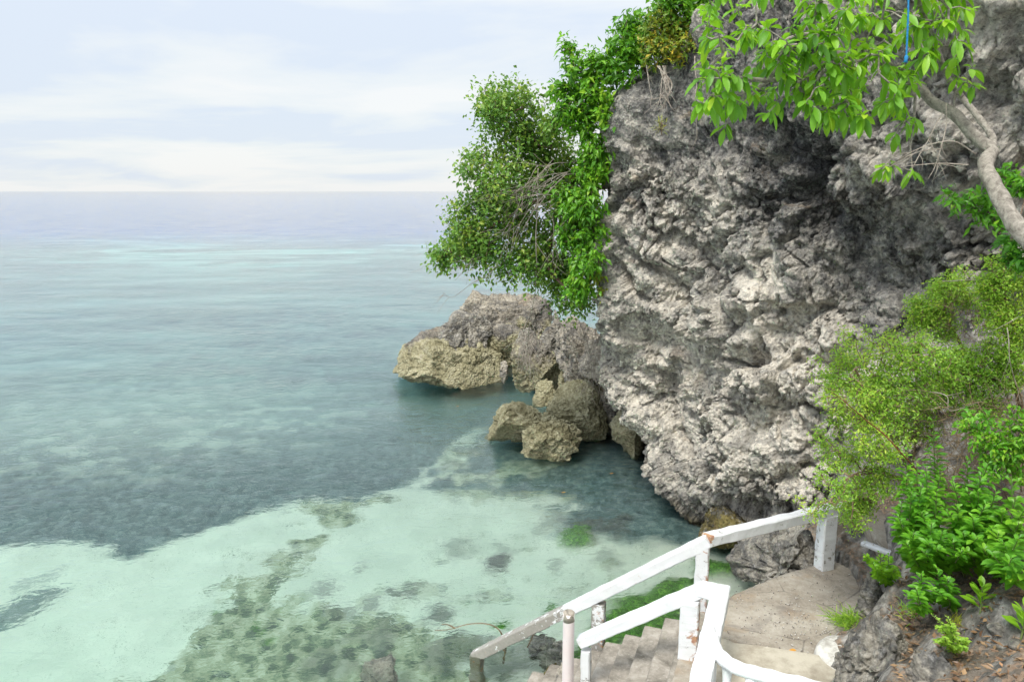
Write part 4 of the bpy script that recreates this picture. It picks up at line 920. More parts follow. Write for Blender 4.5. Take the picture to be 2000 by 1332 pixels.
# the broad leaved tree at the upper right
tA = pxl([(2120, 560, 5.7), (2040, 500, 5.9), (1985, 440, 6.1), (1948, 375, 6.35), (1925, 325, 6.6), (1938, 295, 6.8)])
tB = pxl([(1938, 296, 6.8), (1900, 262, 6.9), (1862, 222, 7.0), (1822, 200, 7.1), (1795, 172, 7.15), (1752, 138, 7.15), (1700, 108, 7.1), (1660, 98, 7.0)])
tC = pxl([(1938, 292, 6.85), (1936, 265, 7.0), (1905, 222, 7.2), (1878, 190, 7.3)])
tD = pxl([(1878, 190, 7.3), (1850, 150, 7.2), (1830, 95, 7.0), (1812, 50, 6.8), (1788, -10, 6.5), (1770, -60, 6.4)])
tE = pxl([(1660, 98, 7.0), (1610, 122, 6.7), (1560, 148, 6.55), (1500, 158, 6.45), (1430, 152, 6.35), (1392, 160, 6.3)])
tF = pxl([(1700, 108, 7.1), (1640, 60, 7.0), (1560, 70, 6.9), (1520, 85, 6.8)])
rg = np.random.default_rng(5); tipsA = []
reg = np.array([(1358, 165), (1372, 70), (1385, -30), (1900, -40), (1905, 30), (1860, 40), (1850, 90), (1800, 150), (1770, 215), (1690, 238), (1590, 225), (1520, 190), (1430, 225), (1372, 215)])
while len(tipsA) < 270:
    x, y = rg.uniform(1350, 1910), rg.uniform(-40, 250)
    if poly_sd(reg, np.array([x]), np.array([y]))[0] > 3 and not (1400 < x < 1560 and -20 < y < 45 and rg.random() < .7) and not (1380 < x < 1480 and 80 < y < 125 and rg.random() < .5): tipsA.append(atY(x, y, 6.1 + .9 * rg.random() + (.2 if x > 1700 else 0)))
for q in [(1500, 222, 6.4), (1515, 205, 6.5), (1415, 250, 6.4), (1378, 205, 6.2), (1890, 95, 6.6), (1870, 80, 6.5), (1885, 160, 6.9), (1905, 170, 6.8), (1870, 150, 7.0), (1722, 330, 6.3), (1738, 322, 6.4), (1782, 335, 6.6), (1770, 235, 6.6), (1748, 268, 6.6), (1785, 240, 6.7), (1720, 205, 6.6), (1650, 225, 6.5), (1600, 215, 6.4), (1880, 60, 6.7), (1900, 130, 6.8), (1860, 120, 6.6), (1365, 200, 6.2), (1395, 190, 6.2)]: tipsA.append(atY(*q))
plant('broadleaf_tree', 'broad leaved tree with pale grey trunk leaning out across the cliff top from the right', 'tree', [tA, tB, tC, tD, tE, tF], [], 0, 'leaves', M['leaf_tree'], M['bark'], 3, twr=.0042, tpow=.5, per=6, kind='broad', llen=.128, lw=.43, droop=.35, tips=tipsA, whorl=True, seg=.2,
      trunk_r=[(.076, .058), (.054, .026), (.034, .026), (.026, .014), (.022, .007), (.016, .007)], rmax=.02)
# bare twigs below the trunk
def twigs(name, label, cat, lines, r0, mat, seed=0, kids=3, klen=.35, group=None, par=None):
    rg = np.random.default_rng(seed); parts = []
    for ln_ in lines:
        c = catmull(ln_, max(8, len(ln_) * 6)); c = c + .02 * np.stack([pn(c * 3 + seed, i) for i in range(3)], 1); L = np.linalg.norm(c[-1] - c[0]); parts.append(tube(c, np.linspace(r0, r0 * .35, len(c)), 6))
        dr = unit(c[-1] - c[0])
        for k in range(kids):
            i = rg.integers(len(c) // 4, len(c)); d = unit(dr + rg.normal(size=3) * .55); l = klen * rg.uniform(.4, 1.1); u = np.linspace(0, 1, 7)[:, None]
            q = c[i] + d * l * u + np.array([0, 0, -.25]) * l * u * u * rg.uniform(-.3, 1) + rg.normal(size=3) * .06 * l * u * (1 - u) * 4; parts.append(tube(q, np.linspace(r0 * .5, r0 * .2, 7), 4))
    V, F = merge(parts); root = lines[0][0]
    o = place(name, V, F, mat, origin=tuple(root)); tag(o, label, cat, group); return o
twigs('bare_twigs', 'bare tan twigs spraying down and left from the broad leaved trunk', 'twigs', [pxl(l) for l in [[(1905, 300, 6.6), (1860, 275, 6.5), (1800, 290, 6.4), (1755, 312, 6.3)], [(1890, 320, 6.6), (1850, 318, 6.5), (1800, 322, 6.4), (1765, 325, 6.35)], [(1850, 200, 6.9), (1848, 250, 6.7), (1830, 320, 6.5), (1815, 350, 6.45)], [(1815, 275, 6.5), (1830, 300, 6.5), (1850, 350, 6.5)], [(1840, 290, 6.5), (1790, 300, 6.4), (1730, 330, 6.35)], [(1843, 220, 6.8), (1800, 300, 6.5), (1770, 350, 6.4)]]], .006, M['dead'], 4, 3, .25)

# the big shrub that overhangs the sea
YS = 15.6
shr = [(1010, 215, .62), (970, 200, .30), (955, 225, .28), (1045, 260, .6), (1000, 300, .65), (985, 370, .7), (1000, 410, .65), (925, 435, .55), (950, 490, .55), (900, 480, .42), (868, 503, .24), (1030, 480, .6), (1085, 515, .55), (1020, 520, .35), (1095, 560, .42), (1135, 585, .26), (912, 335, .16), (935, 320, .2), (1150, 500, .4), (940, 395, .35), (1060, 340, .5), (1120, 420, .5), (995, 530, .2), (1080, 300, .45), (1090, 240, .3), (1130, 330, .4), (1100, 400, .5), (1140, 450, .4), (1120, 360, .45), (945, 178, .12), (905, 335, .12), (882, 345, .08), (850, 500, .12), (838, 515, .07), (955, 190, .14), (1000, 168, .12), (1062, 188, .12), (872, 440, .12), (905, 400, .1), (975, 165, .1), (1040, 540, .2), (1100, 600, .16), (1140, 605, .12), (920, 310, .1)]
blobs = [(x, y, YS + (.5 * math.sin(i * 2.3)), r * 1.0) for i, (x, y, r) in enumerate(shr)]
tr = [pxl([(1230, 360, 16.0), (1150, 370, 15.9), (1090, 385, 15.7), (1030, 400, 15.5), (980, 430, 15.4), (930, 465, 15.3)]), pxl([(1150, 370, 15.9), (1090, 330, 15.9), (1040, 270, 15.8), (1005, 215, 15.7)]), pxl([(1090, 385, 15.7), (1080, 450, 15.6), (1070, 520, 15.5), (1110, 570, 15.4)]), pxl([(1030, 400, 15.5), (960, 370, 15.6), (930, 335, 15.6)])]
shr2=1
plant('overhanging_shrub', 'large loose shrub hanging from the cliff edge out over the sea', 'shrub', tr, blobs, 1150, 'leaves', M['leaf_mid'], M['twig'], 8, twr=.0036, per=22, kind='small', llen=.105, lw=.62, spread=.26, seg=.25, trunk_r=[(.06, .02), (.04, .012), (.04, .012), (.03, .01)], rmax=.04, tintb=.14)
DT = 'dead grey vines tangled in the overhanging shrub'
rg = np.random.default_rng(3)
lines = []
for i in range(16):
    a = (rg.uniform(1040, 1150), rg.uniform(300, 400), 15.0 + rg.random() * .4); L = rg.uniform(60, 170); an = rg.uniform(1.9, 3.3)
    b = (a[0] + L * math.cos(an), a[1] + L * abs(math.sin(an)) * 1.1 + 10, 14.9); lines.append(pxl([a, ((a[0] + b[0]) / 2, (a[1] + b[1]) / 2 - rg.uniform(5, 25), 14.8), b]))
twigs('dead_tangle', 'tangle of dead tan twigs in the middle of the overhanging shrub', 'twigs', lines, .009, M['dead'], 7, 6, .7)
twigs('bare_branch', 'bare thin branches trailing seaward from the tip of the overhanging shrub', 'branch', [pxl(l) for l in [[(960, 500, 15.3), (920, 515, 15.3), (880, 525, 15.2), (835, 515, 15.2)], [(930, 505, 15.3), (880, 510, 15.2), (840, 495, 15.2)], [(1000, 500, 15.3), (960, 530, 15.2), (920, 555, 15.2), (885, 580, 15.1), (865, 572, 15.1)], [(960, 500, 15.3), (930, 505, 15.2), (905, 525, 15.2)]]], .008, M['dead'], 9, 7, .45)
twigs('hanging_vine', 'long dead vine dangling from the shrub, ending in a root spray over the boulders', 'vine', [pxl(l) for l in [[(1052, 330, 15.2), (1050, 400, 15.0), (1046, 470, 15.0), (1048, 540, 15.1), (1040, 600, 15.3), (1032, 650, 15.5), (1036, 680, 15.6)], [(1036, 610, 15.4), (1022, 650, 15.5), (1018, 690, 15.6)], [(1036, 620, 15.4), (1048, 660, 15.5), (1052, 695, 15.6)], [(1034, 640, 15.5), (1030, 680, 15.6), (1040, 712, 15.6)], [(1075, 400, 15.1), (1082, 450, 15.1), (1080, 520, 15.2)]]], .013, M['dead'], 10, 9, .55)
twigs('dead_roots', 'curtain of fine dead roots over the cliff corner beside the boulders', 'roots', [pxl([(rg.uniform(1130, 1200), rg.uniform(640, 670), 16.7), (rg.uniform(1130, 1205), 710, 16.5), (rg.uniform(1125, 1205), rg.uniform(740, 790), 16.5)]) for i in range(22)], .006, M['dead'], 12, 5, .35)
twigs('dead_roots', 'dead roots draped over the central olive boulder', 'roots', [pxl([(rg.uniform(1010, 1060), rg.uniform(640, 660), 22.0), (rg.uniform(1005, 1065), 690, 21.9), (rg.uniform(1005, 1070), rg.uniform(700, 730), 21.8)]) for i in range(16)], .007, M['dead'], 13, 5, .35)
twigs('dangling_roots', 'pale roots dangling from the cliff top bushes over smooth grey rock', 'roots', [pxl([(1290 + rg.uniform(-8, 12), 128, 13.6), (1300 + rg.uniform(-15, 12), 165, 13.5), (1310 + rg.uniform(-22, 12), rg.uniform(180, 222), 13.4)]) for i in range(10)] + [pxl([(1262, 128, 13.8), (1266, 160, 13.7), (1275, 195, 13.6)]), pxl([(1357, 110, 13.2), (1360, 160, 13.1), (1358, 200, 13.0), (1362, 260, 12.9)])], .011, M['dead'], 14, 3, .35)

plant('leafy_bush', 'bright broad leaved bush between the overhanging shrub and the cliff top', 'bush', [pxl([(1200, 250, 15.0), (1165, 215, 14.9), (1130, 170, 14.8)])], [(1128, 150, 14.7, .42), (1120, 205, 14.7, .42), (1158, 132, 14.7, .34), (1108, 100, 14.8, .17), (1110, 78, 14.8, .12), (1138, 235, 14.6, .34), (1095, 180, 14.7, .2), (1180, 160, 14.6, .3), (1160, 190, 14.5, .3), (1192, 205, 14.3, .24), (1185, 240, 14.3, .2)], 250, 'leaves', M['leaf_bright'], M['twig'], 21, per=13, kind='small', llen=.15, lw=.48, spread=.12, droop=.4, updown=.5)
plant('hanging_vine', 'curtain of bright green leafy vine down the left edge of the cliff', 'vine', [pxl([(1200, 270, 15.0), (1170, 300, 14.6), (1160, 400, 14.5), (1158, 500, 14.5), (1150, 570, 14.5)])], [(1160, 290, 14.5, .28), (1150, 340, 14.5, .3), (1150, 400, 14.4, .36), (1160, 460, 14.4, .3), (1150, 510, 14.4, .36), (1130, 560, 14.5, .3), (1125, 400, 14.6, .3), (1110, 460, 14.7, .3), (1100, 380, 14.8, .25), (1170, 330, 14.5, .2)], 380, 'leaves', M['leaf_bright'], M['twig'], 22, per=10, kind='small', llen=.125, lw=.56, spread=.14, droop=.5, updown=-.1)
plant('yellow_vine', 'small yellowish vine at the shrub foot against the pale cliff', 'vine', [pxl([(1165, 530, 14.6), (1172, 560, 14.6), (1180, 590, 14.6)])], [(1166, 545, 14.5, .13), (1175, 570, 14.5, .11), (1182, 590, 14.5, .07)], 20, 'leaves', M['leaf_yellow'], M['twig'], 23, per=8, kind='small', llen=.10, lw=.4, spread=.08)
plant('cliff_bush', 'dark green leafy bush lowest along the cliff skyline', 'bush', [pxl([(1270, 150, 14.6), (1240, 110, 14.5)])], [(1210, 115, 14.4, .36), (1240, 85, 14.5, .44), (1190, 130, 14.4, .2), (1230, 50, 14.5, .2), (1262, 60, 14.6, .3), (1225, 145, 14.3, .2), (1270, 95, 14.3, .3), (1200, 150, 14.3, .16)], 180, 'leaves', M['leaf_bright'], M['twig'], 24, per=13, kind='small', llen=.16, lw=.42, spread=.14, updown=.5, tintb=-.15)
plant('cliff_bush', 'orange tipped bush in the middle of the cliff skyline', 'bush', [pxl([(1300, 120, 14.0), (1295, 80, 14.0)])], [(1290, 55, 13.9, .36), (1285, 95, 13.8, .32), (1320, 100, 13.5, .22), (1345, 85, 13.4, .2), (1310, 40, 14.0, .28), (1320, 75, 13.8, .22), (1335, 50, 13.8, .2)], 160, 'leaves', M['leaf_orange'], M['twig'], 25, per=13, kind='small', llen=.12, lw=.42, spread=.14, updown=.5)
plant('cliff_bush', 'topmost bush on the cliff skyline, cut by the top edge', 'bush', [pxl([(1360, 60, 13.9), (1345, 20, 13.9)])], [(1330, 5, 13.9, .42), (1360, -20, 13.9, .40), (1300, 15, 14.0, .3), (1350, 30, 13.7, .22), (1310, -5, 14.0, .22), (1375, 10, 13.6, .18)], 190, 'leaves', M['leaf_bright'], M['twig'], 26, per=12, kind='small', llen=.13, lw=.45, spread=.14, updown=.5, tintb=-.05)
plant('grass_tuft', 'thin dry grass tuft on a ledge below the dangling roots', 'grass', [pxl([(1293, 265, 13.4), (1290, 240, 13.4)])], [(1290, 245, 13.3, .13)], 16, 'blades', M['leaf_yellow'], M['twig'], 27, per=4, kind='small', llen=.16, lw=.07, spread=.02, updown=1.4)

# feathery bushes on the right
YF = 7.6
fe = [(1700, 740, .30), (1655, 700, .17), (1745, 700, .24), (1800, 690, .22), (1640, 760, .15), (1620, 740, .12), (1690, 800, .26), (1760, 770, .28), (1640, 820, .14), (1665, 880, .17), (1720, 860, .24), (1630, 900, .12), (1790, 820, .26), (1700, 930, .2), (1640, 960, .12), (1610, 990, .08), (1680, 980, .14), (1730, 940, .2), (1830, 740, .2), (1720, 810, .22), (1660, 990, .14), (1590, 1010, .05), (1675, 1020, .11), (1588, 705, .06), (1600, 845, .06), (1610, 785, .05), (1692, 655, .07), (1742, 652, .07), (1598, 930, .07), (1655, 660, .05), (1590, 740, .05), (1615, 865, .06), (1850, 700, .1), (1560, 985, .04)]
stF = [pxl([(1815, 1010, 8.1), (1780, 930, 7.9), (1740, 850, 7.7), (1700, 780, 7.6), (1670, 720, 7.5)]), pxl([(1780, 930, 7.9), (1790, 840, 7.8), (1790, 760, 7.7), (1790, 700, 7.6)]), pxl([(1790, 950, 7.9), (1720, 920, 7.6), (1660, 930, 7.4), (1620, 980, 7.3)]), pxl([(1740, 850, 7.7), (1680, 820, 7.5), (1640, 780, 7.4)])]
plant('feathery_bush', 'airy lime green bush with tiny leaves spreading over the rail end', 'bush', stF, [(x, y, YF + .35 * math.sin(i * 1.7), r * 1.25) for i, (x, y, r) in enumerate(fe)], 1050, 'leaves', M['leaf_feather'], M['drytwig'], 31, twr=.0023, per=22, kind='tiny', llen=.040, lw=.42, spread=.085, seg=.12, updown=.5, tintb=.10, trunk_r=[(.014, .004), (.01, .004), (.01, .004), (.01, .004)], rmax=.012)
plant('feathery_bush', 'lime green feathery bush higher up against the dark rock', 'bush', [pxl([(1900, 720, 8.3), (1870, 660, 8.2), (1840, 610, 8.2)])], [(1820, 600, 8.1, .2), (1800, 625, 8.1, .17), (1860, 570, 8.1, .16), (1875, 545, 8.2, .12), (1840, 640, 8.1, .2), (1785, 590, 8.1, .09), (1890, 590, 8.2, .12), (1830, 560, 8.2, .1)], 420, 'leaves', M['leaf_feather'], M['drytwig'], 32, twr=.0014, per=18, kind='tiny', llen=.038, lw=.42, spread=.07, seg=.12, updown=.5)
plant('feathery_bush', 'tall lime green feathery bush cut by the right edge', 'bush', [pxl([(2010, 860, 7.6), (1985, 760, 7.5), (1970, 640, 7.4), (1960, 540, 7.4)]), pxl([(1985, 760, 7.5), (1930, 740, 7.5), (1890, 730, 7.5)])], [(1950, 555, 7.4, .2), (1985, 540, 7.4, .18), (1940, 610, 7.4, .2), (1985, 620, 7.4, .24), (1960, 680, 7.4, .22), (1900, 710, 7.5, .18), (1900, 760, 7.5, .22), (1950, 740, 7.4, .2), (2000, 720, 7.3, .22), (1930, 800, 7.4, .16), (1860, 740, 7.6, .16), (1925, 560, 7.5, .12), (1870, 700, 7.6, .16), (1840, 770, 7.6, .16), (1880, 800, 7.5, .14), (1970, 505, 7.4, .07), (1935, 515, 7.4, .06)], 1000, 'leaves', M['leaf_feather'], M['drytwig'], 33, twr=.0015, per=19, kind='tiny', llen=.038, lw=.44, spread=.07, seg=.12, updown=.5, tintb=.04)
twigs('dead_stalk', 'straight dark red stalk leaning through the feathery bush', 'stem', [pxl([(1800, 930, 7.0), (1760, 885, 6.9), (1700, 825, 6.9), (1650, 785, 6.9), (1622, 765, 6.9)])], .008, M['redstem'], 33, 0)
# dry brush
rg = np.random.default_rng(9)
def brush(x0, x1, y0, y1, Y, n, l, seed):
    rg = np.random.default_rng(seed); out = []
    for i in range(n):
        a = atY(rg.uniform(x0, x1), rg.uniform(y0, y1), Y + rg.uniform(-.35, .35)); d = unit(rg.normal(size=3) + np.array([-.2, -.2, .3])) * l * rg.uniform(.4, 1.2); m_q = a + d * .5 + rg.normal(size=3) * l * .15; out.append([a, m_q, a + d])
    return out
twigs('dry_brush', 'brown mass of dry tangled twigs behind the green herbs at the right edge', 'brush', brush(1850, 2020, 780, 1060, 7.2, 420, .40, 1), .0035, M['drytwig'], 41, 3, .2)
twigs('dry_brush', 'russet dry twigs between the two upper feathery bushes', 'brush', brush(1840, 1910, 580, 660, 8.1, 90, .22, 2), .003, M['drytwig'], 42, 3, .13)
twigs('dry_brush', 'brown dry undergrowth inside the middle of the big feathery bush', 'brush', brush(1750, 1880, 770, 1000, 8.0, 240, .3, 3), .003, M['drytwig'], 43, 3, .16)
twigs('bleached_vine', 'pale bare vine looping over the dry brush at the right edge', 'vine', [pxl(l) for l in [[(1965, 640, 7.2), (1972, 700, 7.1), (1980, 740, 7.1), (1995, 790, 7.0)], [(1820, 765, 7.2), (1850, 775, 7.1), (1855, 800, 7.1), (1900, 790, 7.1)], [(1840, 550, 8.0), (1900, 548, 8.0), (1960, 552, 7.9)], [(1930, 650, 7.3), (1950, 640, 7.2), (1990, 620, 7.1)]]], .0055, M['dead'], 44, 2, .2)

plant('leafy_sprig', 'green leafy sprig growing from the rock under the pale trunk', 'sprig', [pxl([(1965, 470, 6.9), (1930, 425, 6.9), (1895, 400, 6.9)])], [(1900, 390, 6.9, .10), (1870, 398, 6.9, .08), (1850, 388, 6.9, .05), (1930, 395, 6.9, .12), (1950, 430, 6.9, .1), (1915, 425, 6.9, .1), (1960, 350, 7.0, .08)], 75, 'leaves', M['leaf_herb'], M['twig'], 51, twr=.0015, per=7, kind='small', llen=.085, lw=.45, spread=.05, seg=.1)
plant('leafy_sprig', 'green leaves at the right edge beneath the pale trunk', 'sprig', [pxl([(2020, 530, 6.6), (1995, 480, 6.6)])], [(1985, 480, 6.5, .12), (1975, 505, 6.5, .09), (2000, 370, 6.9, .1), (1990, 340, 7.0, .1), (2005, 505, 6.4, .12)], 50, 'leaves', M['leaf_herb'], M['twig'], 52, twr=.0015, per=8, kind='small', llen=.10, lw=.45, spread=.05, seg=.1, tintb=-.1)

# upright herbs
def herb(label, base, stems, llen, mat, seed, group=None, gap=.055, lw=.36, name='herb', kind='broad', droop=.3, cat='plant'):
    rg = np.random.default_rng(seed); e_ = empty(name, base); tag(e_, label, cat, group); parts = []; P, D, Nq, Ls = [], [], [], []
    for k, top in enumerate(stems):
        b = np.array(base) + rg.normal(size=3) * np.array([.05, .05, 0]); top = np.array(top); mid = (b + top) / 2 + rg.normal(size=3) * .04; c = catmull([b, mid, top], 24); parts.append(tube(c, np.linspace(.007, .003, 24), 6))
        L = np.linalg.norm(top - b); n = max(4, int(L / gap)); ph = rg.random() * 6
        for j in range(n):
            u = .22 + .78 * j / (n - 1); q = c[min(23, int(u * 23))]
            for s_ in (0, 1):
                th = ph + j * 1.65 + s_ * 3.14 + rg.normal() * .25; up_ = .25 + 1.2 * max(0, u - .75) * 3
                P.append(q); D.append([math.cos(th), math.sin(th), up_ * rg.uniform(.6, 1.3)]); Nq.append([rg.normal() * .2, rg.normal() * .2 - .2, 1]); Ls.append(llen * (1.05 - .55 * max(0, u - .8) / .2) * rg.uniform(.75, 1.15))
    V, F = merge(parts); place('stems', V, F, M['greenstem'], parent=e_)
    P = np.array(P); Ls = np.array(Ls); V, F, m = leaves(P, D, Nq, Ls, Ls * lw, droop * rg.uniform(.4, 1.6, len(P)), .16, kind)
    ti = np.clip(.5 + .3 * fbm(P * 2, 2, 3) + rg.normal(size=len(P)) * .17, 0, 1); place('leaves', V, F, mat, parent=e_, attrs={'tint': np.repeat(ti, m)}); return e_
HG = 'bright upright herbs on the bank'
herb('tall pointed herb rising highest in front of the dry undergrowth', onbank(1835, 1080), [atY(1822, 822, 6.6), atY(1830, 880, 6.7)], .12, M['leaf_herb'], 61, HG, .06, .28)
herb('dense bushy herb left of the tallest one, over the white board', onbank(1800, 1120), [atY(x, y, Y) for x, y, Y in [(1790, 900, 6.6), (1770, 930, 6.6), (1780, 960, 6.4), (1810, 915, 6.5), (1760, 985, 6.5), (1800, 1000, 6.2), (1830, 960, 6.4), (1785, 1040, 6.2), (1755, 1010, 6.4), (1770, 880, 6.9), (1820, 1020, 6.1), (1840, 920, 6.6), (1815, 1060, 6.0), (1770, 1060, 6.3), (1840, 1040, 6.0), (1800, 950, 6.3)]], .12, M['leaf_herb'], 62, HG, .042)
herb('bushy herb right of the tallest one in front of the dry brush', onbank(1900, 1080), [atY(x, y, Y) for x, y, Y in [(1930, 905, 6.3), (1915, 930, 6.2), (1945, 960, 6.1), (1890, 960, 6.3), (1925, 985, 6.0), (1900, 1010, 6.0), (1870, 990, 6.2), (1850, 1000, 6.2), (1890, 900, 6.6), (1860, 940, 6.4), (1910, 960, 6.2), (1880, 1040, 6.0), (1940, 1030, 5.9), (1910, 1050, 5.8), (1960, 1000, 6.0), (1860, 1060, 5.9)]], .12, M['leaf_herb'], 63, HG, .042)
herb('herb with dark glossy leaves between the dry brush and the seedlings', onbank(1950, 1130), [atY(x, y, Y) for x, y, Y in [(1960, 1000, 6.0), (1985, 970, 6.0), (1990, 1020, 5.8), (1950, 1040, 5.8), (2005, 990, 5.8), (1975, 930, 6.2), (1920, 1070, 5.8), (1890, 1080, 5.9), (1960, 1070, 5.7)]], .14, M['leaf_bright'], 60, HG, .05, .42)
herb('low spreading herb with dark leaves at the right edge', onbank(1985, 1140), [atY(x, y, Y) for x, y, Y in [(1960, 1060, 5.5), (1990, 1050, 5.4), (1975, 1090, 5.3), (1940, 1085, 5.5), (2005, 1100, 5.2)]], .14, M['leaf_herb'], 64, HG, .05)
herb('low leafy herb above the grey outcrop', onbank(1835, 1180), [atY(x, y, Y) for x, y, Y in [(1800, 1120, 5.9), (1830, 1110, 5.9), (1850, 1130, 5.8), (1790, 1150, 5.8), (1820, 1150, 5.7), (1770, 1165, 5.8)]], .10, M['leaf_herb'], 65, HG, .045)
herb('small bright herb standing by the landing in front of the board', onbank(1732, 1140), [atY(x, y, Y) for x, y, Y in [(1718, 1080, 7.2), (1735, 1085, 7.1), (1690, 1085, 7.3), (1748, 1110, 7.0), (1705, 1100, 7.2)]], .085, M['leaf_tree'], 66, HG, .04)
herb('fallen leafy stem hanging from the herbs towards the outcrop', onbank(1860, 1120), [atY(x, y, Y) for x, y, Y in [(1830, 1070, 5.9), (1860, 1050, 5.9), (1800, 1075, 6.0), (1880, 1075, 5.8)]], .11, M['leaf_herb'], 67, HG, .05)
herb('fine leaved herb creeping over the dry leaves below the outcrop top', onbank(1850, 1270), [atY(x, y, Y) for x, y, Y in [(1830, 1225, 5.2), (1850, 1205, 5.2), (1870, 1250, 5.1), (1845, 1245, 5.1), (1885, 1265, 5.0), (1825, 1255, 5.2), (1860, 1225, 5.2), (1820, 1200, 5.3)]], .045, M['leaf_feather'], 68, HG, .02)
for i in range(5):
    x, y = [(1905, 830), (1955, 850), (1985, 900), (1935, 880), (1990, 830)][i]
    plant('small_leaved_shrub', ['small leaved sprig highest in front of the dry brush', 'small leaved sprig in the middle of the dry brush', 'small leaved sprig lowest by the right edge of the dry brush', 'small leaved sprig just above the right hand bushy herb', 'small leaved sprig against the right edge under the tall feathery bush'][i], 'sprig', [[atY(x + 10, y + 60, 6.9), atY(x, y, 6.8)]], [(x, y, 6.7, .16), (x + 10, y + 30, 6.6, .13)], 40, 'leaves', M['leaf_herb'], M['drytwig'], 70 + i, twr=.0015, per=9, kind='small', llen=.06, lw=.5, spread=.05, seg=.1, group='small leaved sprigs over the dry brush', tintb=.1)
# big leaved seedlings
def seedling(label, base, h_, n, llen, seed):
    rg = np.random.default_rng(seed); e_ = empty('seedling', base); tag(e_, label, 'seedling', 'large leaved seedlings on the soil'); b = np.array(base); top = b + np.array([rg.normal() * .02, rg.normal() * .02, h_])
    V, F = tube(catmull([b - [0, 0, .05], (b + top) / 2 + [.01, 0, 0], top], 12), np.linspace(.008, .005, 12), 8); place('stem', V, F, M['greenstem'], parent=e_); P, D, Nq = [], [], []
    for j in range(n):
        u = j / (n - 1); th = j * 2.4 + rg.normal() * .2; P.append(b + (top - b) * (.25 + .75 * u)); D.append([math.cos(th), math.sin(th), .25 + 1.3 * u]); Nq.append([-math.cos(th) * .5, -math.sin(th) * .5, 1])
    L = llen * (1 - .35 * np.linspace(0, 1, n)); V, F, m = leaves(P, D, Nq, L, L * .40, .15, .14, 'broad'); place('leaves', V, F, M['leaf_tree'], parent=e_, attrs={'tint': np.repeat(np.clip(rg.normal(size=n) * .15 + .75, 0, 1), m)})
seedling('yellow green seedling with large upright leaves, left of the two', onbank(1912, 1205), .26, 13, .19, 1)
seedling('yellow green seedling with large leaves cut by the right edge', onbank(1992, 1250), .26, 12, .19, 2)

# grass and small tufts
def tuft(name, label, cat, c, n, l, mat, seed, spread=.08, w=.004, lean=(0, 0)):
    rg = np.random.default_rng(seed); P = np.array(c) + rg.normal(size=(n, 3)) * np.array([spread, spread, .0]); D = np.c_[rg.normal(size=(n, 2)) * .45 + np.array(lean), np.ones(n)]
    L = l * rg.uniform(.5, 1.15, n); V, F, m = leaves(P, D, rg.normal(size=(n, 3)) + [0, -1, .2], L, np.full(n, w * 2), .45, .1, 'small')
    o = place(name, V, F, mat, attrs={'tint': np.repeat(rg.random(n), m)}, smooth=False, origin=tuple(c)); tag(o, label, cat)
tuft('grass_tuft', 'wispy grass tuft leaning over the landing from the outcrop', 'grass', atZ(1665, 1222, PZ + .02), 420, .34, M['leaf_feather'], 1, .09, .0042, (-.35, -.1))
tuft('grass_tuft', 'green grass tuft on top of the grey outcrop under the herbs', 'grass', onbank(1790, 1200) + [0, 0, -.03], 200, .20, M['leaf_feather'], 2, .07, .004)
tuft('grass_tuft', 'fading grass on the soil between the outcrop and the seedlings', 'grass', onbank(1880, 1215) + [0, 0, -.03], 200, .13, M['leaf_yellow'], 3, .06, .003)

# dead leaves and grit
rg = np.random.default_rng(77); P = []
while len(P) < 900:
    x, y = rg.uniform(1740, 2010), rg.uniform(1080, 1332); q = onbank(x, y); P.append(q + np.array([0, 0, .012]))
n = len(P); D = np.c_[rg.normal(size=(n, 2)), rg.normal(size=n) * .25]; L = rg.uniform(.025, .085, n); V, F, m = leaves(P, D, np.c_[rg.normal(size=(n, 2)) * .35, np.ones(n)], L, L * .42, -.1, .2, 'small')
tag(place('leaf_litter', V, F, M['dry'], attrs={'tint': np.repeat(rg.random(n), m)}, smooth=False), 'brown dead leaves scattered over the bank', 'leaf litter', kind='stuff')
m_, nt = mat_new('orange_leaf'); N = NT(nt); N.out(N.bsdf((.55, .27, .05), .6)); M['orange'] = m_
q = atZ(1540, 1273, PZ + .012); V, F, _ = leaves([q + np.array([0, 0, .02])], [[1, .1, .05]], [[0, -.2, 1]], .085, .038, .1, .15, 'broad'); tag(place('fallen_leaf', V, F, M['orange']), 'fallen orange leaf on the tan landing', 'leaf')
G_, Gn = [], 900
for i in range(Gn):
    x, y = rg.uniform(1420, 1660), rg.uniform(1120, 1290); q = atZ(x, y, PZ + .008); 
    if rg.random() < .35 + .65 * math.exp(-((x - 1560) / 70) ** 2 - ((y - 1215) / 40) ** 2): G_.append(q)
cs, cf = cubesphere(3); Vs = [(cs * rg.uniform(.003, .009) * rg.uniform(.6, 1.3, 3) + q, cf) for q in G_]; V, F = merge(Vs)
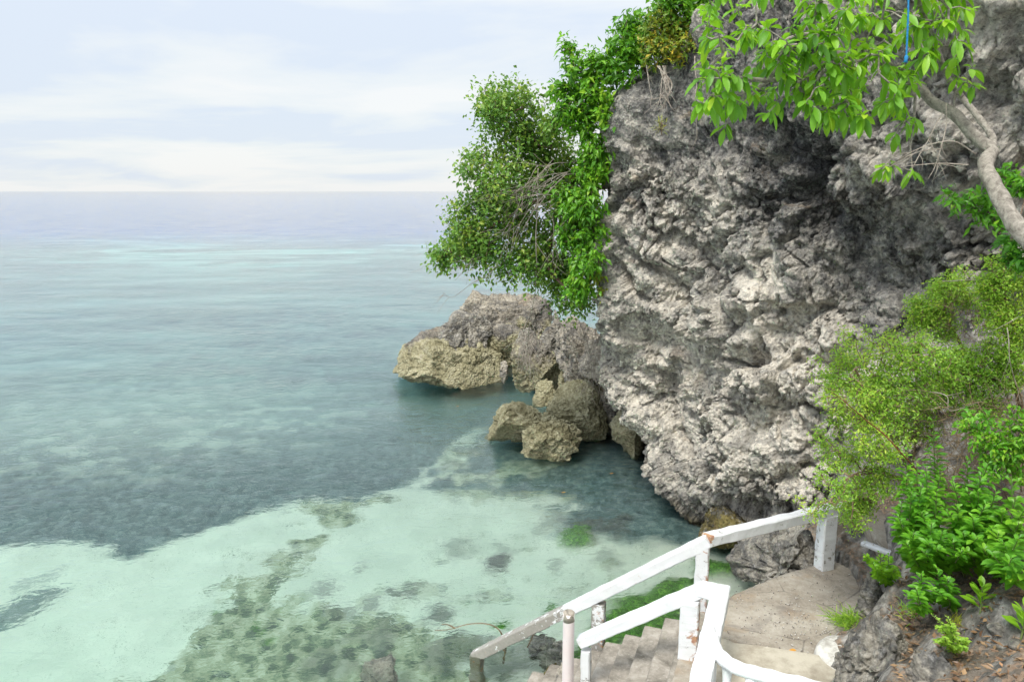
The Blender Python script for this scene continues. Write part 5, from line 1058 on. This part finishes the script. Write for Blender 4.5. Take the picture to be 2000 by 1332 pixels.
m_, nt = mat_new('grit'); N = NT(nt); N.out(N.bsdf(N.ramp(N.noise(N.pos(), 60, 2), [(.4, (.16, .14, .12)), (.6, (.62, .60, .55))]), .9)); tag(place('grit', V, F, m_, smooth=False), 'loose pale grit on the landing', 'grit', kind='stuff')

for lab, px, py in [('small yellow leaf floating beside the foremost boulder', 1096, 962), ('small yellow leaf floating by the largest boulder', 890, 794), ('yellow leaf floating near the cliff bulge', 1190, 925)]:
    q = atZ(px, py, .02); V, F, _ = leaves([q], [[1, .3, .02]], [[0, 0, 1]], .10, .05, .0, .1, 'broad'); tag(place('floating_leaf', V, F, M['orange']), lab, 'leaf')

# driftwood and rope
twigs('driftwood_branch', 'arched tan branch standing in the shallows left of the pipe post', 'branch', [[atY(*q) for q in l] for l in [[(984, 1330, 9.4), (986, 1290, 9.4), (985, 1255, 9.35), (972, 1228, 9.3), (945, 1217, 9.3), (910, 1220, 9.3), (885, 1226, 9.3), (850, 1231, 9.3)], [(888, 1226, 9.3), (875, 1218, 9.3), (862, 1217, 9.3)], [(985, 1285, 9.4), (975, 1265, 9.4), (970, 1258, 9.4)]]], .014, M['drytwig'], 91, 0)
twigs('submerged_twig', 'thin weedy twig sticking out of the shallows behind the farther rail', 'twig', [[atY(*q) for q in l] for l in [[(1030, 1262, 9.2), (1042, 1240, 9.15), (1052, 1222, 9.1), (1060, 1210, 9.1)], [(1044, 1238, 9.15), (1036, 1226, 9.1)]]], .008, M['drytwig'], 92, 2, .1)
m_, nt = mat_new('blue_rope'); N = NT(nt); N.out(N.bsdf((.02, .20, .42), .6)); 
c = catmull(pxl([(1774, -60, 6.2), (1774, 20, 6.2), (1772, 70, 6.2), (1770, 112, 6.2)]), 60); V, F = tube(c, .0075 + .0015 * np.sin(np.arange(60) * 2.2), 8); ro = empty('rope', c[-1]); tag(ro, 'bright blue rope hanging down in front of the broad leaved branches', 'rope'); place('cord', V, F, m_, parent=ro)
k_ = c[-1]; V, F = tube([k_ + [0, 0, .01], k_, k_ - [0, 0, .02], k_ - [.004, 0, .04]], [.010, .016, .012, .018], 10); place('knot', V, F, m_, parent=ro)

for o in bpy.data.objects:
    if '_o' in o: del o['_o']
